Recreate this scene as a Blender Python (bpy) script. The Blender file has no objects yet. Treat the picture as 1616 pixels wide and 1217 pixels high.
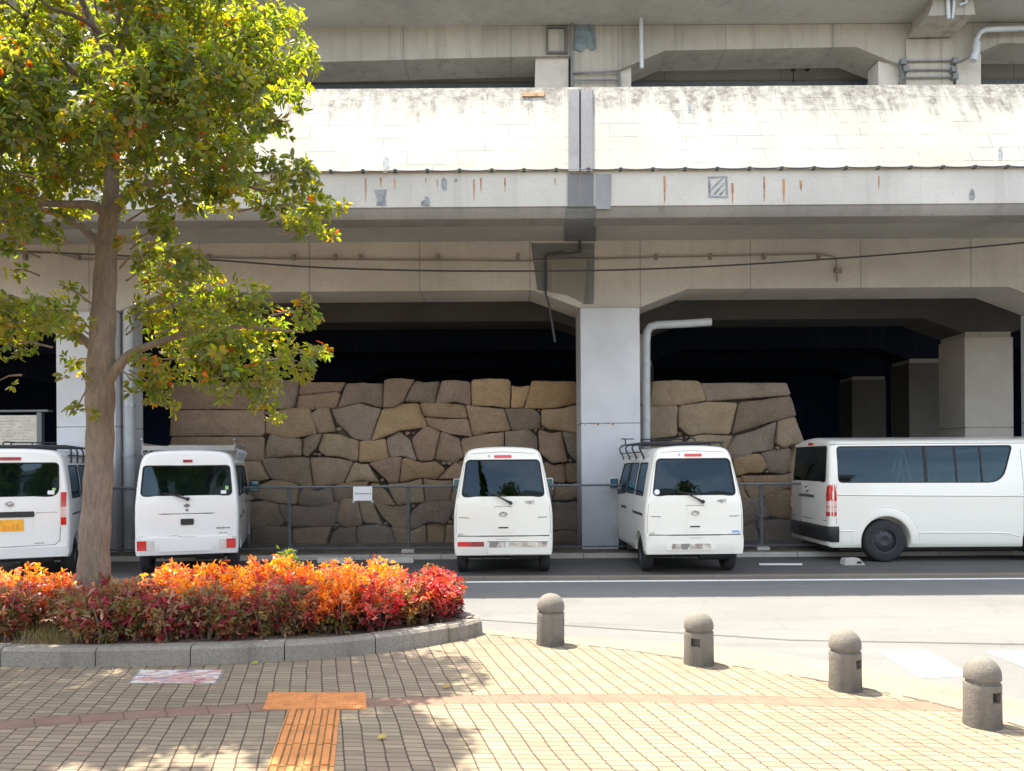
import bpy, bmesh, math, random
from mathutils import Vector, Matrix, noise
R = math.radians
rnd = random.Random(7)
SC = bpy.context.scene
COL = SC.collection

# ------------------------------------------------------------------ camera, sky, sun, exposure
F, CX, HY, CZ, TH = 1200.0, 808.0, 730.0, 1.62, 0.007
cam_d = bpy.data.cameras.new('camera')
cam = bpy.data.objects.new('camera', cam_d)
COL.objects.link(cam)
cam_d.sensor_width = 36.0
cam_d.lens = 36.0 * F / 1616.0
cam_d.shift_y = (HY - 608.5) / 1616.0
cam_d.clip_end = 500
cam.matrix_world = Matrix.Translation((0, 0, CZ)) @ Matrix.Rotation(R(90), 4, 'X') @ Matrix.Rotation(-TH, 4, 'Z')
SC.camera = cam

SUN = Vector((-0.275, 0.265, 0.924)).normalized()
w = bpy.data.worlds.new('World'); SC.world = w; w.use_nodes = True
nt = w.node_tree; nt.nodes.clear()
sky = nt.nodes.new('ShaderNodeTexSky'); sky.sky_type = 'NISHITA'; sky.sun_disc = False
sky.sun_elevation = math.asin(SUN.z); sky.sun_rotation = math.atan2(SUN.x, SUN.y)
sky.dust_density = 2.0
hs = nt.nodes.new('ShaderNodeHueSaturation'); hs.inputs['Saturation'].default_value = 0.55
bg = nt.nodes.new('ShaderNodeBackground'); bg.inputs[1].default_value = 0.15
wo = nt.nodes.new('ShaderNodeOutputWorld')
tc = nt.nodes.new('ShaderNodeTexCoord'); cmap = nt.nodes.new('ShaderNodeMapping'); cmap.inputs['Scale'].default_value = (1.2, 1.2, 4.5)
cn = nt.nodes.new('ShaderNodeTexNoise'); cn.inputs['Scale'].default_value = 2.4; cn.inputs['Detail'].default_value = 7; cn.inputs['Roughness'].default_value = .58
cr = nt.nodes.new('ShaderNodeValToRGB'); cr.color_ramp.elements[0].position = .48; cr.color_ramp.elements[1].position = .72
cm = nt.nodes.new('ShaderNodeMix'); cm.data_type = 'RGBA'; cm.inputs[7].default_value = (6.2, 6.3, 6.5, 1)
nt.links.new(tc.outputs['Generated'], cmap.inputs[0]); nt.links.new(cmap.outputs[0], cn.inputs['Vector']); nt.links.new(cn.outputs['Fac'], cr.inputs[0]); nt.links.new(cr.outputs[0], cm.inputs[0])
nt.links.new(sky.outputs[0], hs.inputs['Color']); nt.links.new(hs.outputs[0], cm.inputs[6]); nt.links.new(cm.outputs[2], bg.inputs[0]); nt.links.new(bg.outputs[0], wo.inputs[0])
sl = bpy.data.lights.new('sun', 'SUN'); sl.energy = 4.0; sl.angle = R(0.5); sl.color = (1, 0.92, 0.76)
so = bpy.data.objects.new('sun', sl); COL.objects.link(so)
so.rotation_euler = SUN.to_track_quat('Z', 'Y').to_euler(); so.location = (-20, 10, 40)
SC.view_settings.view_transform = 'Standard'; SC.view_settings.look = 'None'
SC.view_settings.exposure = 1.9; SC.view_settings.gamma = 1
SC.cycles.max_bounces = 8; SC.cycles.diffuse_bounces = 4; SC.cycles.transparent_max_bounces = 16
SC.cycles.sample_clamp_indirect = 6

def unroll(px, py):
    return px - (py - HY) * TH, py + (px - CX) * TH
def P(px, py, D):
    px, py = unroll(px, py)
    return Vector(((px - CX) / F * D, D, CZ + (HY - py) / F * D))
def G(px, py, z):                      # the point of the horizontal plane z seen at a photo pixel
    px, py = unroll(px, py)
    D = F * (CZ - z) / (py - HY)
    return Vector(((px - CX) / F * D, D, z))

# ------------------------------------------------------------------ materials
MATS = {}
class NB:
    def __init__(s, name):
        s.m = bpy.data.materials.new(name); s.m.use_nodes = True
        s.t = s.m.node_tree; s.b = s.t.nodes['Principled BSDF']; s.out = s.t.nodes['Material Output']
    def n(s, typ, **k):
        o = s.t.nodes.new(typ)
        for a, b in k.items():
            setattr(o, a, b)
        return o
    def l(s, a, b): s.t.links.new(a, b)
    def coord(s, kind='Object', scale=(1, 1, 1)):
        c = s.n('ShaderNodeTexCoord'); mp = s.n('ShaderNodeMapping')
        mp.inputs['Scale'].default_value = scale
        s.l(c.outputs[kind], mp.inputs[0]); return mp.outputs[0]
    def noise(s, co, scale, detail=4, rough=.55):
        o = s.n('ShaderNodeTexNoise'); o.inputs['Scale'].default_value = scale
        o.inputs['Detail'].default_value = detail; o.inputs['Roughness'].default_value = rough
        s.l(co, o.inputs['Vector']); return o.outputs['Fac']
    def ramp(s, v, a, b, ca=(0, 0, 0, 1), cb=(1, 1, 1, 1)):
        o = s.n('ShaderNodeValToRGB'); e = o.color_ramp.elements
        e[0].position = a; e[1].position = b; e[0].color = ca; e[1].color = cb
        s.l(v, o.inputs[0]); return o.outputs[0]
    def mix(s, f, a, b, mode='MIX'):
        o = s.n('ShaderNodeMix', data_type='RGBA', blend_type=mode)
        for i, v in ((0, f), (6, a), (7, b)):
            if isinstance(v, (int, float)): o.inputs[i].default_value = v
            elif isinstance(v, (tuple, list)): o.inputs[i].default_value = tuple(v) if len(v) == 4 else tuple(v) + (1,)
            else: s.l(v, o.inputs[i])
        return o.outputs[2]
    def math(s, op, a, b=0.0, c=None):
        o = s.n('ShaderNodeMath', operation=op)
        for i, v in enumerate((a, b) if c is None else (a, b, c)):
            if isinstance(v, (int, float)): o.inputs[i].default_value = v
            else: s.l(v, o.inputs[i])
        return o.outputs[0]
    def bump(s, h, strength, dist=.01):
        o = s.n('ShaderNodeBump'); o.inputs['Strength'].default_value = strength; o.inputs['Distance'].default_value = dist
        s.l(h, o.inputs['Height']); s.l(o.outputs[0], s.b.inputs['Normal'])
    def col(s, c): s.l(c, s.b.inputs['Base Color'])
    def set(s, **k):
        for a, v in k.items(): s.b.inputs[a.replace('_', ' ')].default_value = v
        return s

def pmat(name, c, rough=.6, metal=0, var=.15, scale=6, bump=0, coat=0, spec=.5):
    if name in MATS: return MATS[name]
    n = NB(name); n.set(Roughness=rough, Metallic=metal, Coat_Weight=coat); n.b.inputs['Specular IOR Level'].default_value = spec
    co = n.coord()
    f = n.noise(co, scale, 5)
    d = tuple(max(0, x * (1 - var)) for x in c); e = tuple(min(1, x * (1 + var)) for x in c)
    n.col(n.mix(n.ramp(f, .3, .7), d, e))
    if bump: n.bump(n.noise(co, scale * 8, 4), bump)
    MATS[name] = n.m; return n.m

def concrete(name, c, streak=.35, stain=(.10, .09, .08), speck=.12, bump=.25, scale=1.0, seams=0, rough=.85):
    n = NB(name); n.set(Roughness=rough); n.b.inputs['Specular IOR Level'].default_value = .25
    co = n.coord()
    big = n.noise(co, .55 * scale, 6, .6); fine = n.noise(co, 30 * scale, 4, .65)
    base = n.mix(n.ramp(big, .3, .72), tuple(x * .74 for x in c), tuple(min(1, x * 1.12) for x in c))
    base = n.mix(n.ramp(fine, .35, .7), base, n.mix(speck * 3, base, tuple(x * .6 for x in c)))
    sc = n.coord(scale=(2.2, 2.2, .12)); sn = n.noise(sc, 2.0, 6, .65)
    m = n.math('MULTIPLY', n.ramp(sn, .52, .74), streak)
    base = n.mix(m, base, stain)
    if seams:
        sx = n.n('ShaderNodeSeparateXYZ'); n.l(co, sx.inputs[0])
        fr = n.math('FRACT', n.math('DIVIDE', n.math('ADD', sx.outputs[0], 50.37), seams))
        line = n.math('LESS_THAN', fr, .022 / seams)
        base = n.mix(n.math('MULTIPLY', line, .6), base, tuple(x * .35 for x in c))
    n.col(base); n.bump(n.mix(.5, fine, n.noise(co, 6 * scale, 5)), bump, .02)
    return n.m

M = {}
M['beam'] = concrete('beam_concrete', (.54, .51, .465), .22, (.26, .24, .215), seams=1.95)
M['soffit'] = concrete('soffit_concrete', (.42, .415, .39), .2, seams=0)
M['inner'] = concrete('inner_shade_concrete', (.115, .112, .108), .35)  # beam concrete darkened, shade below the deck put into the colour
M['fascia'] = concrete('fascia_concrete', (.56, .55, .51), .25, (.22, .21, .2))
M['upper'] = concrete('upper_concrete', (.40, .375, .325), .55, (.13, .12, .105), seams=2.4)
M['panel'] = concrete('grey_panel', (.33, .325, .31), .15, seams=2.85, rough=.6)
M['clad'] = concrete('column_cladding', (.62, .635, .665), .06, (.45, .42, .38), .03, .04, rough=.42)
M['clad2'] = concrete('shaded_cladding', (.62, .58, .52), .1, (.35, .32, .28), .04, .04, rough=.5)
M['clad3'] = concrete('deep_shade_cladding', (.17, .165, .15), .2, (.15, .14, .13), .05, .04, rough=.6)  # column cladding darkened for the deeper rows, shade painted in
M['patch'] = concrete('repair_mortar', (.17, .18, .18), .4, (.30, .29, .27))
M['lip'] = concrete('edge_lip', (.27, .26, .245), .5)
M['kerb'] = concrete('kerb_concrete', (.27, .245, .205), .75, (.085, .072, .06), .3, .6, scale=2.2)
M['gutter'] = concrete('gutter_concrete', (.235, .205, .16), .2, (.2, .18, .15), .12, .3, scale=2)
M['boll'] = concrete('bollard_concrete', (.225, .205, .175), .45, (.10, .09, .08), .3, .6, scale=4)
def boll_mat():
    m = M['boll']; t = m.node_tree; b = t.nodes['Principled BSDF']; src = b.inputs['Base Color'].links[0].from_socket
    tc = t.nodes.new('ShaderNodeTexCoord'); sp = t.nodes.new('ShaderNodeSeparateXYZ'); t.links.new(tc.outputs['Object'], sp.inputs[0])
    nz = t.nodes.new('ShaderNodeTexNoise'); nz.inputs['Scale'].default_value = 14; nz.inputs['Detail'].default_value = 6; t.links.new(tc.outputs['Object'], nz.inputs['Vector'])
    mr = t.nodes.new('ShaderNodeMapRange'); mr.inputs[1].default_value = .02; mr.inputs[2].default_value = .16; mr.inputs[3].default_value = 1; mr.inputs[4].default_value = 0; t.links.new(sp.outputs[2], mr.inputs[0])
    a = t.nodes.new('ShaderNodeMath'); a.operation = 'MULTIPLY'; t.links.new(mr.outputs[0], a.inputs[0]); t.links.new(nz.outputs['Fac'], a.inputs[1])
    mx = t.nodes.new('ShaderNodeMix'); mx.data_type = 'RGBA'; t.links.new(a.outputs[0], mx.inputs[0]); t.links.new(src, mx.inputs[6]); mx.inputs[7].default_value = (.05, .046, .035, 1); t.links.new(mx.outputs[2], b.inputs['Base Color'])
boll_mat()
def carpaint(name, c):
    n = NB(name); n.set(Roughness=.30, Coat_Weight=.7, Coat_Roughness=.05)
    co = n.coord(); f = n.noise(co, 1.1, 2)
    n.col(n.mix(f, tuple(x * .97 for x in c), c)); return n.m
M['white'] = carpaint('white_car_paint', (.80, .80, .79))
M['ivory'] = carpaint('pearl_car_paint', (.79, .775, .70))
M['black'] = pmat('black_plastic', (.018, .019, .021), .5)
M['trim'] = pmat('dark_rubber', (.012, .012, .013), .7)
M['tyre'] = pmat('tyre_rubber', (.022, .022, .024), .85, bump=.2, scale=20)
M['rim'] = pmat('dark_steel_rim', (.045, .048, .055), .45, .5)
M['hub'] = pmat('silver_hub', (.4, .4, .41), .4, .7)
M['inside'] = pmat('cabin_lining', (.10, .10, .10), .9)
M['seat'] = pmat('seat_cloth', (.06, .062, .068), .95)
M['curtain'] = pmat('tan_cloth', (.55, .45, .32), .95)
M['red'] = pmat('red_lens', (.55, .008, .012), .18, coat=.7)
M['dred'] = pmat('dim_red_lens', (.30, .03, .035), .25, coat=.5)
M['clear'] = pmat('clear_lens', (.60, .55, .54), .2, coat=.7)
M['amber'] = pmat('pale_pink_lens', (.72, .48, .44), .2, coat=.6)
M['chrome'] = pmat('chrome', (.55, .55, .56), .25, 1)
M['strap'] = pmat('weathered_grey_steel', (.15, .16, .16), .6)
M['grey'] = pmat('galvanised_steel', (.42, .45, .48), .45, .55, scale=12)
M['pipe'] = pmat('grey_pvc_pipe', (.44, .47, .49), .4, scale=3)
M['dpipe'] = pmat('dark_conduit', (.045, .046, .05), .6)
M['fence'] = pmat('fence_steel', (.15, .165, .18), .5, .3)
M['alum'] = pmat('rack_aluminium', (.36, .37, .38), .4, .6)
M['rack'] = pmat('rack_black', (.03, .032, .036), .45)
M['lamp'] = pmat('mirror_glass', (.10, .22, .27), .06, .7)
M['plate'] = pmat('white_plate', (.62, .60, .55), .5, var=.3, scale=30)
M['ink'] = pmat('smudged_ink', (.16, .15, .13), .7, var=.5, scale=40)
def smear(name, a_, b_, sc):
    n = NB(name); n.set(Roughness=.55); co = n.coord(scale=(1, 1, .55)); v = n.n('ShaderNodeTexVoronoi'); v.inputs['Scale'].default_value = sc; n.l(co, v.inputs['Vector'])
    n.col(n.mix(n.ramp(n.noise(v.outputs['Position'], 11, 2), .42, .6), a_, b_)); return n.m
M['smear'] = smear('smeared_plate', (.62, .585, .52), (.24, .22, .20), 26)
M['smear2'] = smear('smeared_plate_brown', (.70, .64, .56), (.30, .25, .21), 18)
M['yplate'] = pmat('yellow_plate', (.85, .40, .03), .45, var=.12, scale=20)
M['board'] = pmat('cream_board', (.62, .58, .50), .6)
M['sign'] = pmat('white_sign', (.82, .83, .85), .5, var=.03)
M['stick'] = pmat('sticker', (.75, .78, .8), .4)
M['green'] = pmat('sticker_green', (.35, .6, .2), .4)
M['bluest'] = pmat('sticker_blue', (.25, .38, .62), .4)
M['badge'] = pmat('badge_grey', (.17, .17, .18), .3, .5)
M['rust'] = pmat('rust', (.36, .20, .10), .9, var=.5, scale=12)
M['paintmark'] = pmat('slate_paint_mark', (.23, .245, .255), .85, var=.45, scale=14)
M['soil'] = pmat('planter_soil', (.16, .12, .085), .95, var=.5, scale=14, bump=.8)
M['dirt'] = pmat('dirt_strip', (.13, .115, .095), .95, var=.45, scale=5, bump=.6)
M['block'] = concrete('stop_concrete', (.50, .48, .44), .3)
M['shadewall'] = concrete('navy_shade_wall', (.016, .032, .085), .3)  # navy stands for deep shade, painted into the wall colour
M['deepshade'] = concrete('deep_shade_concrete', (.012, .020, .044), .2)  # deck concrete turned navy black, deep shade put into the colour
M['orange'] = pmat('orange_tactile', (.50, .195, .06), .75, var=.18, scale=9, bump=.25)
M['line'] = pmat('road_paint', (.80, .79, .76), .7, var=.12, scale=10)

def glass(name, tint, rough=.02, k=.62):
    n = NB(name); t = n.t
    tr = n.n('ShaderNodeBsdfTransparent'); tr.inputs[0].default_value = tint + (1,)
    gl = n.n('ShaderNodeBsdfGlossy'); gl.inputs['Roughness'].default_value = rough
    gl.inputs['Color'].default_value = (.52, .70, .86, 1)
    lw = n.n('ShaderNodeFresnel'); lw.inputs[0].default_value = 1.5
    f = n.math('ADD', n.math('MULTIPLY', lw.outputs[0], .9), .012)
    mx = n.n('ShaderNodeMixShader'); n.l(f, mx.inputs[0]); n.l(tr.outputs[0], mx.inputs[1]); n.l(gl.outputs[0], mx.inputs[2])
    n.l(mx.outputs[0], n.out.inputs[0]); return n.m
M['glass'] = glass('car_glass', (.34, .40, .40))
M['lglass'] = glass('light_glass', (.42, .49, .47))
M['dglass'] = glass('privacy_glass', (.13, .155, .17))

def asphalt(name, c, mark=.2):
    n = NB(name); n.set(Roughness=.9); n.b.inputs['Specular IOR Level'].default_value = .3
    co = n.coord(); a = n.noise(co, .6, 6, .6); b = n.noise(co, 90, 3, .7); d = n.noise(n.coord(scale=(.12, 1.6, 1)), 2, 5)
    base = n.mix(n.ramp(a, .3, .7), tuple(x * .8 for x in c), tuple(x * 1.15 for x in c))
    base = n.mix(n.ramp(b, .3, .75), tuple(x * .72 for x in c), base)
    base = n.mix(n.math('MULTIPLY', n.ramp(d, .5, .75), mark), base, tuple(x * .5 for x in c))
    v = n.n('ShaderNodeTexVoronoi', feature='DISTANCE_TO_EDGE'); v.inputs['Scale'].default_value = .35
    wn = n.n('ShaderNodeTexNoise'); wn.inputs['Scale'].default_value = 1.7; wn.inputs['Detail'].default_value = 6
    n.l(co, wn.inputs['Vector']); va = n.n('ShaderNodeVectorMath', operation='ADD')
    n.l(co, va.inputs[0]); n.l(wn.outputs['Color'], va.inputs[1]); n.l(va.outputs[0], v.inputs['Vector'])
    crack = n.math('LESS_THAN', v.outputs['Distance'], .006)
    base = n.mix(n.math('MULTIPLY', crack, .10), base, (.02, .02, .02))
    n.col(base); n.bump(b, .5, .01); return n.m
M['asphalt'] = asphalt('road_asphalt', (.185, .184, .178), .35)
M['lot'] = asphalt('lot_asphalt', (.115, .112, .105), .5)

def pavers():
    n = NB('block_paving'); n.set(Roughness=.85); n.b.inputs['Specular IOR Level'].default_value = .3
    co = n.coord(); s = n.n('ShaderNodeSeparateXYZ'); n.l(co, s.inputs[0])
    # gentle wander so that joints are never ruler-straight
    wx = n.math('MULTIPLY', n.math('SUBTRACT', n.noise(co, 2.2, 2), .5), .035)
    x = n.math('ADD', n.math('ADD', s.outputs[0], wx), n.math('MULTIPLY', s.outputs[1], .252))
    y = n.math('ADD', s.outputs[1], n.math('ADD', n.math('MULTIPLY', s.outputs[0], .06), n.math('MULTIPLY', wx, .5)))
    wn = n.n('ShaderNodeTexWhiteNoise', noise_dimensions='1D'); n.l(n.math('FLOOR', n.math('DIVIDE', x, .1035)), wn.inputs['W'])
    y = n.math('ADD', y, n.math('MULTIPLY', wn.outputs['Value'], .026))
    cb = n.n('ShaderNodeCombineXYZ'); n.l(x, cb.inputs[0]); n.l(y, cb.inputs[1])
    br = n.n('ShaderNodeTexBrick'); br.offset = 0.0; br.squash = 1.0
    for k, v in (('Scale', 1.0), ('Mortar Size', .0045), ('Mortar Smooth', .3), ('Brick Width', .1035), ('Row Height', .0565), ('Bias', 0.0)):
        br.inputs[k].default_value = v
    br.inputs['Color1'].default_value = (.0, .0, .0, 1); br.inputs['Color2'].default_value = (1, 1, 1, 1); br.inputs['Mortar'].default_value = (.5, .5, .5, 1)
    n.l(cb.outputs[0], br.inputs['Vector'])
    # wider joints along the columns
    fx = n.math('FRACT', n.math('DIVIDE', x, .1035)); fy = n.math('FRACT', n.math('DIVIDE', y, .0565)); node = n.math('MULTIPLY', n.math('LESS_THAN', n.math('PINGPONG', fy, .5), .10), .0030)
    colj = n.math('LESS_THAN', n.math('PINGPONG', n.math('MULTIPLY', fx, .1035), .05175), n.math('ADD', node, n.math('ADD', .0022, n.math('MULTIPLY', n.noise(co, 9, 3), .0030))))
    tone = n.mix(n.math('MULTIPLY', br.outputs['Color'], 1.0), (.195, .160, .108), (.285, .236, .155))
    big = n.noise(co, 1.1, 5, .6); tone = n.mix(n.math('MULTIPLY', n.ramp(big, .35, .75), .45), tone, (.245, .185, .145))
    w2 = n.n('ShaderNodeTexWhiteNoise', noise_dimensions='2D'); cb2 = n.n('ShaderNodeCombineXYZ'); n.l(n.math('FLOOR', n.math('DIVIDE', x, .1035)), cb2.inputs[0]); n.l(n.math('FLOOR', n.math('DIVIDE', y, .0565)), cb2.inputs[1]); n.l(cb2.outputs[0], w2.inputs['Vector'])
    tone = n.mix(n.math('MULTIPLY', n.math('GREATER_THAN', w2.outputs['Value'], .86), .55), tone, (.215, .145, .11))
    grime = n.noise(co, .8, 6, .65); tone = n.mix(n.math('MULTIPLY', n.ramp(grime, .52, .70), .35), tone, (.12, .095, .072))
    fine = n.noise(co, 160, 3, .7); tone = n.mix(n.math('MULTIPLY', n.ramp(fine, .4, .75), .3), tone, (.14, .11, .08))
    # curved soldier course
    dx = n.math('SUBTRACT', s.outputs[0], .25); dy = n.math('ADD', s.outputs[1], 7.2)
    rr = n.math('SQRT', n.math('ADD', n.math('MULTIPLY', dx, dx), n.math('MULTIPLY', dy, dy)))
    off = n.math('ABSOLUTE', n.math('SUBTRACT', rr, 11.79))
    band = n.math('LESS_THAN', off, .078); edge = n.math('LESS_THAN', n.math('ABSOLUTE', n.math('SUBTRACT', off, .078)), .005)
    at = n.math('ADD', n.math('ARCTAN2', dx, dy), n.math('MULTIPLY', n.math('SUBTRACT', rr, 11.79), .03)); fa = n.math('FRACT', n.math('MULTIPLY', at, 52.0)); jb = n.math('LESS_THAN', fa, .04)
    mort = n.math('MAXIMUM', n.math('MULTIPLY', br.outputs['Fac'], .75), colj)
    out = n.mix(mort, tone, (.070, .046, .032))
    bandc = n.mix(n.ramp(n.noise(co, 7, 4), .3, .7), (.17, .105, .078), (.225, .14, .10))
    bandc = n.mix(n.math('MULTIPLY', jb, .75), bandc, (.10, .065, .045))
    out = n.mix(band, out, bandc); out = n.mix(n.math('MULTIPLY', edge, .8), out, (.10, .065, .045))
    n.col(out)
    h = n.math('SUBTRACT', n.math('MULTIPLY', fine, .25), n.math('MULTIPLY', mort, 1.0)); n.bump(h, .6, .006)
    return n.m
M['paver'] = pavers()

def parapet_mat():
    n = NB('weathered_white_parapet'); n.set(Roughness=.8); n.b.inputs['Specular IOR Level'].default_value = .25
    co = n.coord(); s = n.n('ShaderNodeSeparateXYZ'); n.l(co, s.inputs[0])
    zt = PAR_ZT; zb = PAR_ZB
    v = n.math('DIVIDE', n.math('SUBTRACT', zt, s.outputs[2]), zt - zb)          # 0 top .. 1 bottom
    base = n.mix(n.ramp(n.noise(co, .7, 5), .3, .7), (.36, .35, .30), (.44, .43, .38))
    # drip stains from the coping
    st = n.noise(n.coord(scale=(5.5, .25, .25)), 1.0, 7, .7)
    lim = n.math('SUBTRACT', n.math('MULTIPLY', n.math('SUBTRACT', st, .27), 1.5), v)
    drip = n.math('MULTIPLY', n.ramp(lim, -.02, .22), n.ramp(n.noise(co, 7, 6, .75), .36, .62))
    base = n.mix(n.math('MULTIPLY', drip, .9), base, (.12, .105, .095))
    bl = n.math('MULTIPLY', n.ramp(n.noise(n.coord(scale=(1, 1, 1.3)), 1.3, 7, .7), .60, .72), n.ramp(n.noise(co, 9, 5, .7), .42, .6))
    base = n.mix(n.math('MULTIPLY', bl, .65), base, (.17, .155, .145))
    # broken block joints
    cb = n.n('ShaderNodeCombineXYZ'); n.l(s.outputs[0], cb.inputs[0]); n.l(n.math('MULTIPLY', v, 1.30), cb.inputs[1])
    br = n.n('ShaderNodeTexBrick'); br.offset = .5
    for k, q in (('Scale', 1.0), ('Mortar Size', .006), ('Mortar Smooth', .2), ('Brick Width', .74), ('Row Height', .20)):
        br.inputs[k].default_value = q
    n.l(cb.outputs[0], br.inputs['Vector'])
    brk = n.ramp(n.noise(co, 1.6, 5, .7), .47, .56)
    base = n.mix(n.math('MULTIPLY', n.math('MULTIPLY', br.outputs['Fac'], brk), .6), base, (.11, .10, .09))
    n.col(base); n.bump(n.noise(co, 40, 4), .2, .01); return n.m
PAR_D, PAR_TILT = 10.9, 28
PAR_ZB = CZ + (HY - 271) / F * PAR_D
_k = (HY - 140) / F
PAR_B = (_k * PAR_D - (PAR_ZB - CZ)) / (1 / math.tan(R(PAR_TILT)) - _k)
PAR_ZT = PAR_ZB + PAR_B / math.tan(R(PAR_TILT))
M['parapet'] = parapet_mat()

def stone_mat():
    n = NB('castle_stone'); n.set(Roughness=.9); n.b.inputs['Specular IOR Level'].default_value = .2
    a = n.n('ShaderNodeAttribute', attribute_name='tint'); co = n.coord()
    f = n.noise(co, 3.0, 7, .68); g = n.noise(co, 24, 6, .7)
    c = n.mix(n.math('MULTIPLY', n.ramp(f, .35, .7), .55), a.outputs['Color'], n.mix(1.0, a.outputs['Color'], (.55, .52, .50), 'MULTIPLY'))
    c = n.mix(n.math('MULTIPLY', n.ramp(g, .45, .72), .5), c, n.mix(1.0, a.outputs['Color'], (.50, .46, .42), 'MULTIPLY'))
    c = n.mix(n.math('MULTIPLY', n.ramp(n.noise(co, 1.1, 5), .58, .72), .3), c, (.33, .235, .12))
    n.col(c); n.bump(n.mix(.4, f, g), 1.0, .05); return n.m
M['stone'] = stone_mat()
M['mortar'] = pmat('wall_gap_mortar', (.075, .058, .045), .95, var=.4, scale=14, bump=.6)  # dark brown mortar behind the stone joints

def leaf_mat(name, transl, gain, rough=.3):
    n = NB(name); n.set(Roughness=rough); n.b.inputs['Specular IOR Level'].default_value = .55
    a = n.n('ShaderNodeAttribute', attribute_name='tint')
    n.col(a.outputs['Color'])
    tr = n.n('ShaderNodeBsdfTranslucent'); n.l(n.mix(1.0, a.outputs['Color'], gain, 'MULTIPLY'), tr.inputs[0])
    mx = n.n('ShaderNodeMixShader'); mx.inputs[0].default_value = transl
    n.l(n.b.outputs[0], mx.inputs[1]); n.l(tr.outputs[0], mx.inputs[2]); n.l(mx.outputs[0], n.out.inputs[0]); return n.m
M['leaf'] = leaf_mat('tree_leaf', .60, (4.3, 3.7, .22), .26)
M['sleaf'] = leaf_mat('shrub_leaf', .42, (1.7, 1.35, .7), .38)
def bark():
    n = NB('bark'); n.set(Roughness=.9); co = n.coord(scale=(1, 1, .5))
    f = n.noise(co, 5, 7, .7); g = n.noise(n.coord(scale=(1, 1, .22)), 38, 6, .75)
    c = n.mix(n.ramp(f, .3, .7), (.17, .13, .096), (.29, .228, .175)); c = n.mix(n.math('MULTIPLY', n.ramp(g, .42, .68), .6), c, (.085, .063, .047))
    n.col(c); n.bump(n.mix(.6, f, g), .9, .02); return n.m
M['bark'] = bark()
def plaque_mat():
    n = NB('plaque_picture'); n.set(Roughness=.16, Coat_Weight=.6)
    co = n.coord(); s = n.coord(scale=(1.2, 3.2, 1))
    f = n.noise(s, 4.2, 4, .6); g = n.noise(s, 6.3, 3, .5)
    c = n.mix(n.ramp(f, .45, .52), (.74, .71, .66), (.60, .36, .34)); c = n.mix(n.ramp(g, .58, .62), c, (.24, .23, .34))
    c = n.mix(n.ramp(n.noise(s, 9, 3), .60, .64), c, (.36, .10, .11)); n.col(c); return n.m
M['plaque'] = plaque_mat()

# ------------------------------------------------------------------ object helpers
def link(name, me, mats=(), parent=None, smooth=40, loc=None):
    for m in mats: me.materials.append(m)
    if smooth:
        me.polygons.foreach_set('use_smooth', [True] * len(me.polygons))
        try: me.set_sharp_from_angle(angle=R(smooth))
        except Exception: pass
    o = bpy.data.objects.new(name, me); COL.objects.link(o)
    if parent is not None: o.parent = parent
    if loc is not None: o.location = loc
    return o
def obj(name, bm, mats, parent=None, smooth=40, recalc=True):
    if recalc: bmesh.ops.recalc_face_normals(bm, faces=bm.faces[:])
    me = bpy.data.meshes.new(name); bm.to_mesh(me); bm.free()
    if not isinstance(mats, (list, tuple)): mats = [mats]
    return link(name, me, mats, parent, smooth)
def tag(o, label=None, cat=None, group=None, kind=None):
    for k, v in (('label', label), ('category', cat), ('group', group), ('kind', kind)):
        if v: o[k] = v
    return o
def thing(name, label, cat, loc=(0, 0, 0), rz=0, group=None):
    o = bpy.data.objects.new(name, None); COL.objects.link(o); o.empty_display_size = .2
    o.location = loc; o.rotation_euler = (0, 0, rz)
    return tag(o, label, cat, group)
def dup_tree(o, parent=None):
    c = o.copy(); COL.objects.link(c)
    if parent is not None: c.parent = parent
    for ch in list(o.children): dup_tree(ch, c)
    return c
def box(bm, x0, x1, y0, y1, z0, z1, bev=0, mi=0):
    vs = [bm.verts.new((x, y, z)) for x in (x0, x1) for y in (y0, y1) for z in (z0, z1)]
    fs = [bm.faces.new([vs[i] for i in q]) for q in ((0, 1, 3, 2), (4, 6, 7, 5), (0, 4, 5, 1), (2, 3, 7, 6), (0, 2, 6, 4), (1, 5, 7, 3))]
    for f in fs: f.material_index = mi
    if bev:
        es = list({e for f in fs for e in f.edges})
        bmesh.ops.bevel(bm, geom=es, offset=bev, segments=2, affect='EDGES', profile=.6)
def prism(bm, poly, axis, a, b, mi=0):
    """poly of 2D points swept along an axis between a and b. axis y: (x,z); x: (y,z); z: (x,y)"""
    def v(p, t): return {'y': (p[0], t, p[1]), 'x': (t, p[0], p[1]), 'z': (p[0], p[1], t)}[axis]
    A = [bm.verts.new(v(p, a)) for p in poly]; B = [bm.verts.new(v(p, b)) for p in poly]
    fs = [bm.faces.new(A), bm.faces.new(B[::-1])]
    n = len(poly)
    for i in range(n): fs.append(bm.faces.new((A[i], B[i], B[(i + 1) % n], A[(i + 1) % n])))
    for f in fs: f.material_index = mi
    return fs
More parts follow.
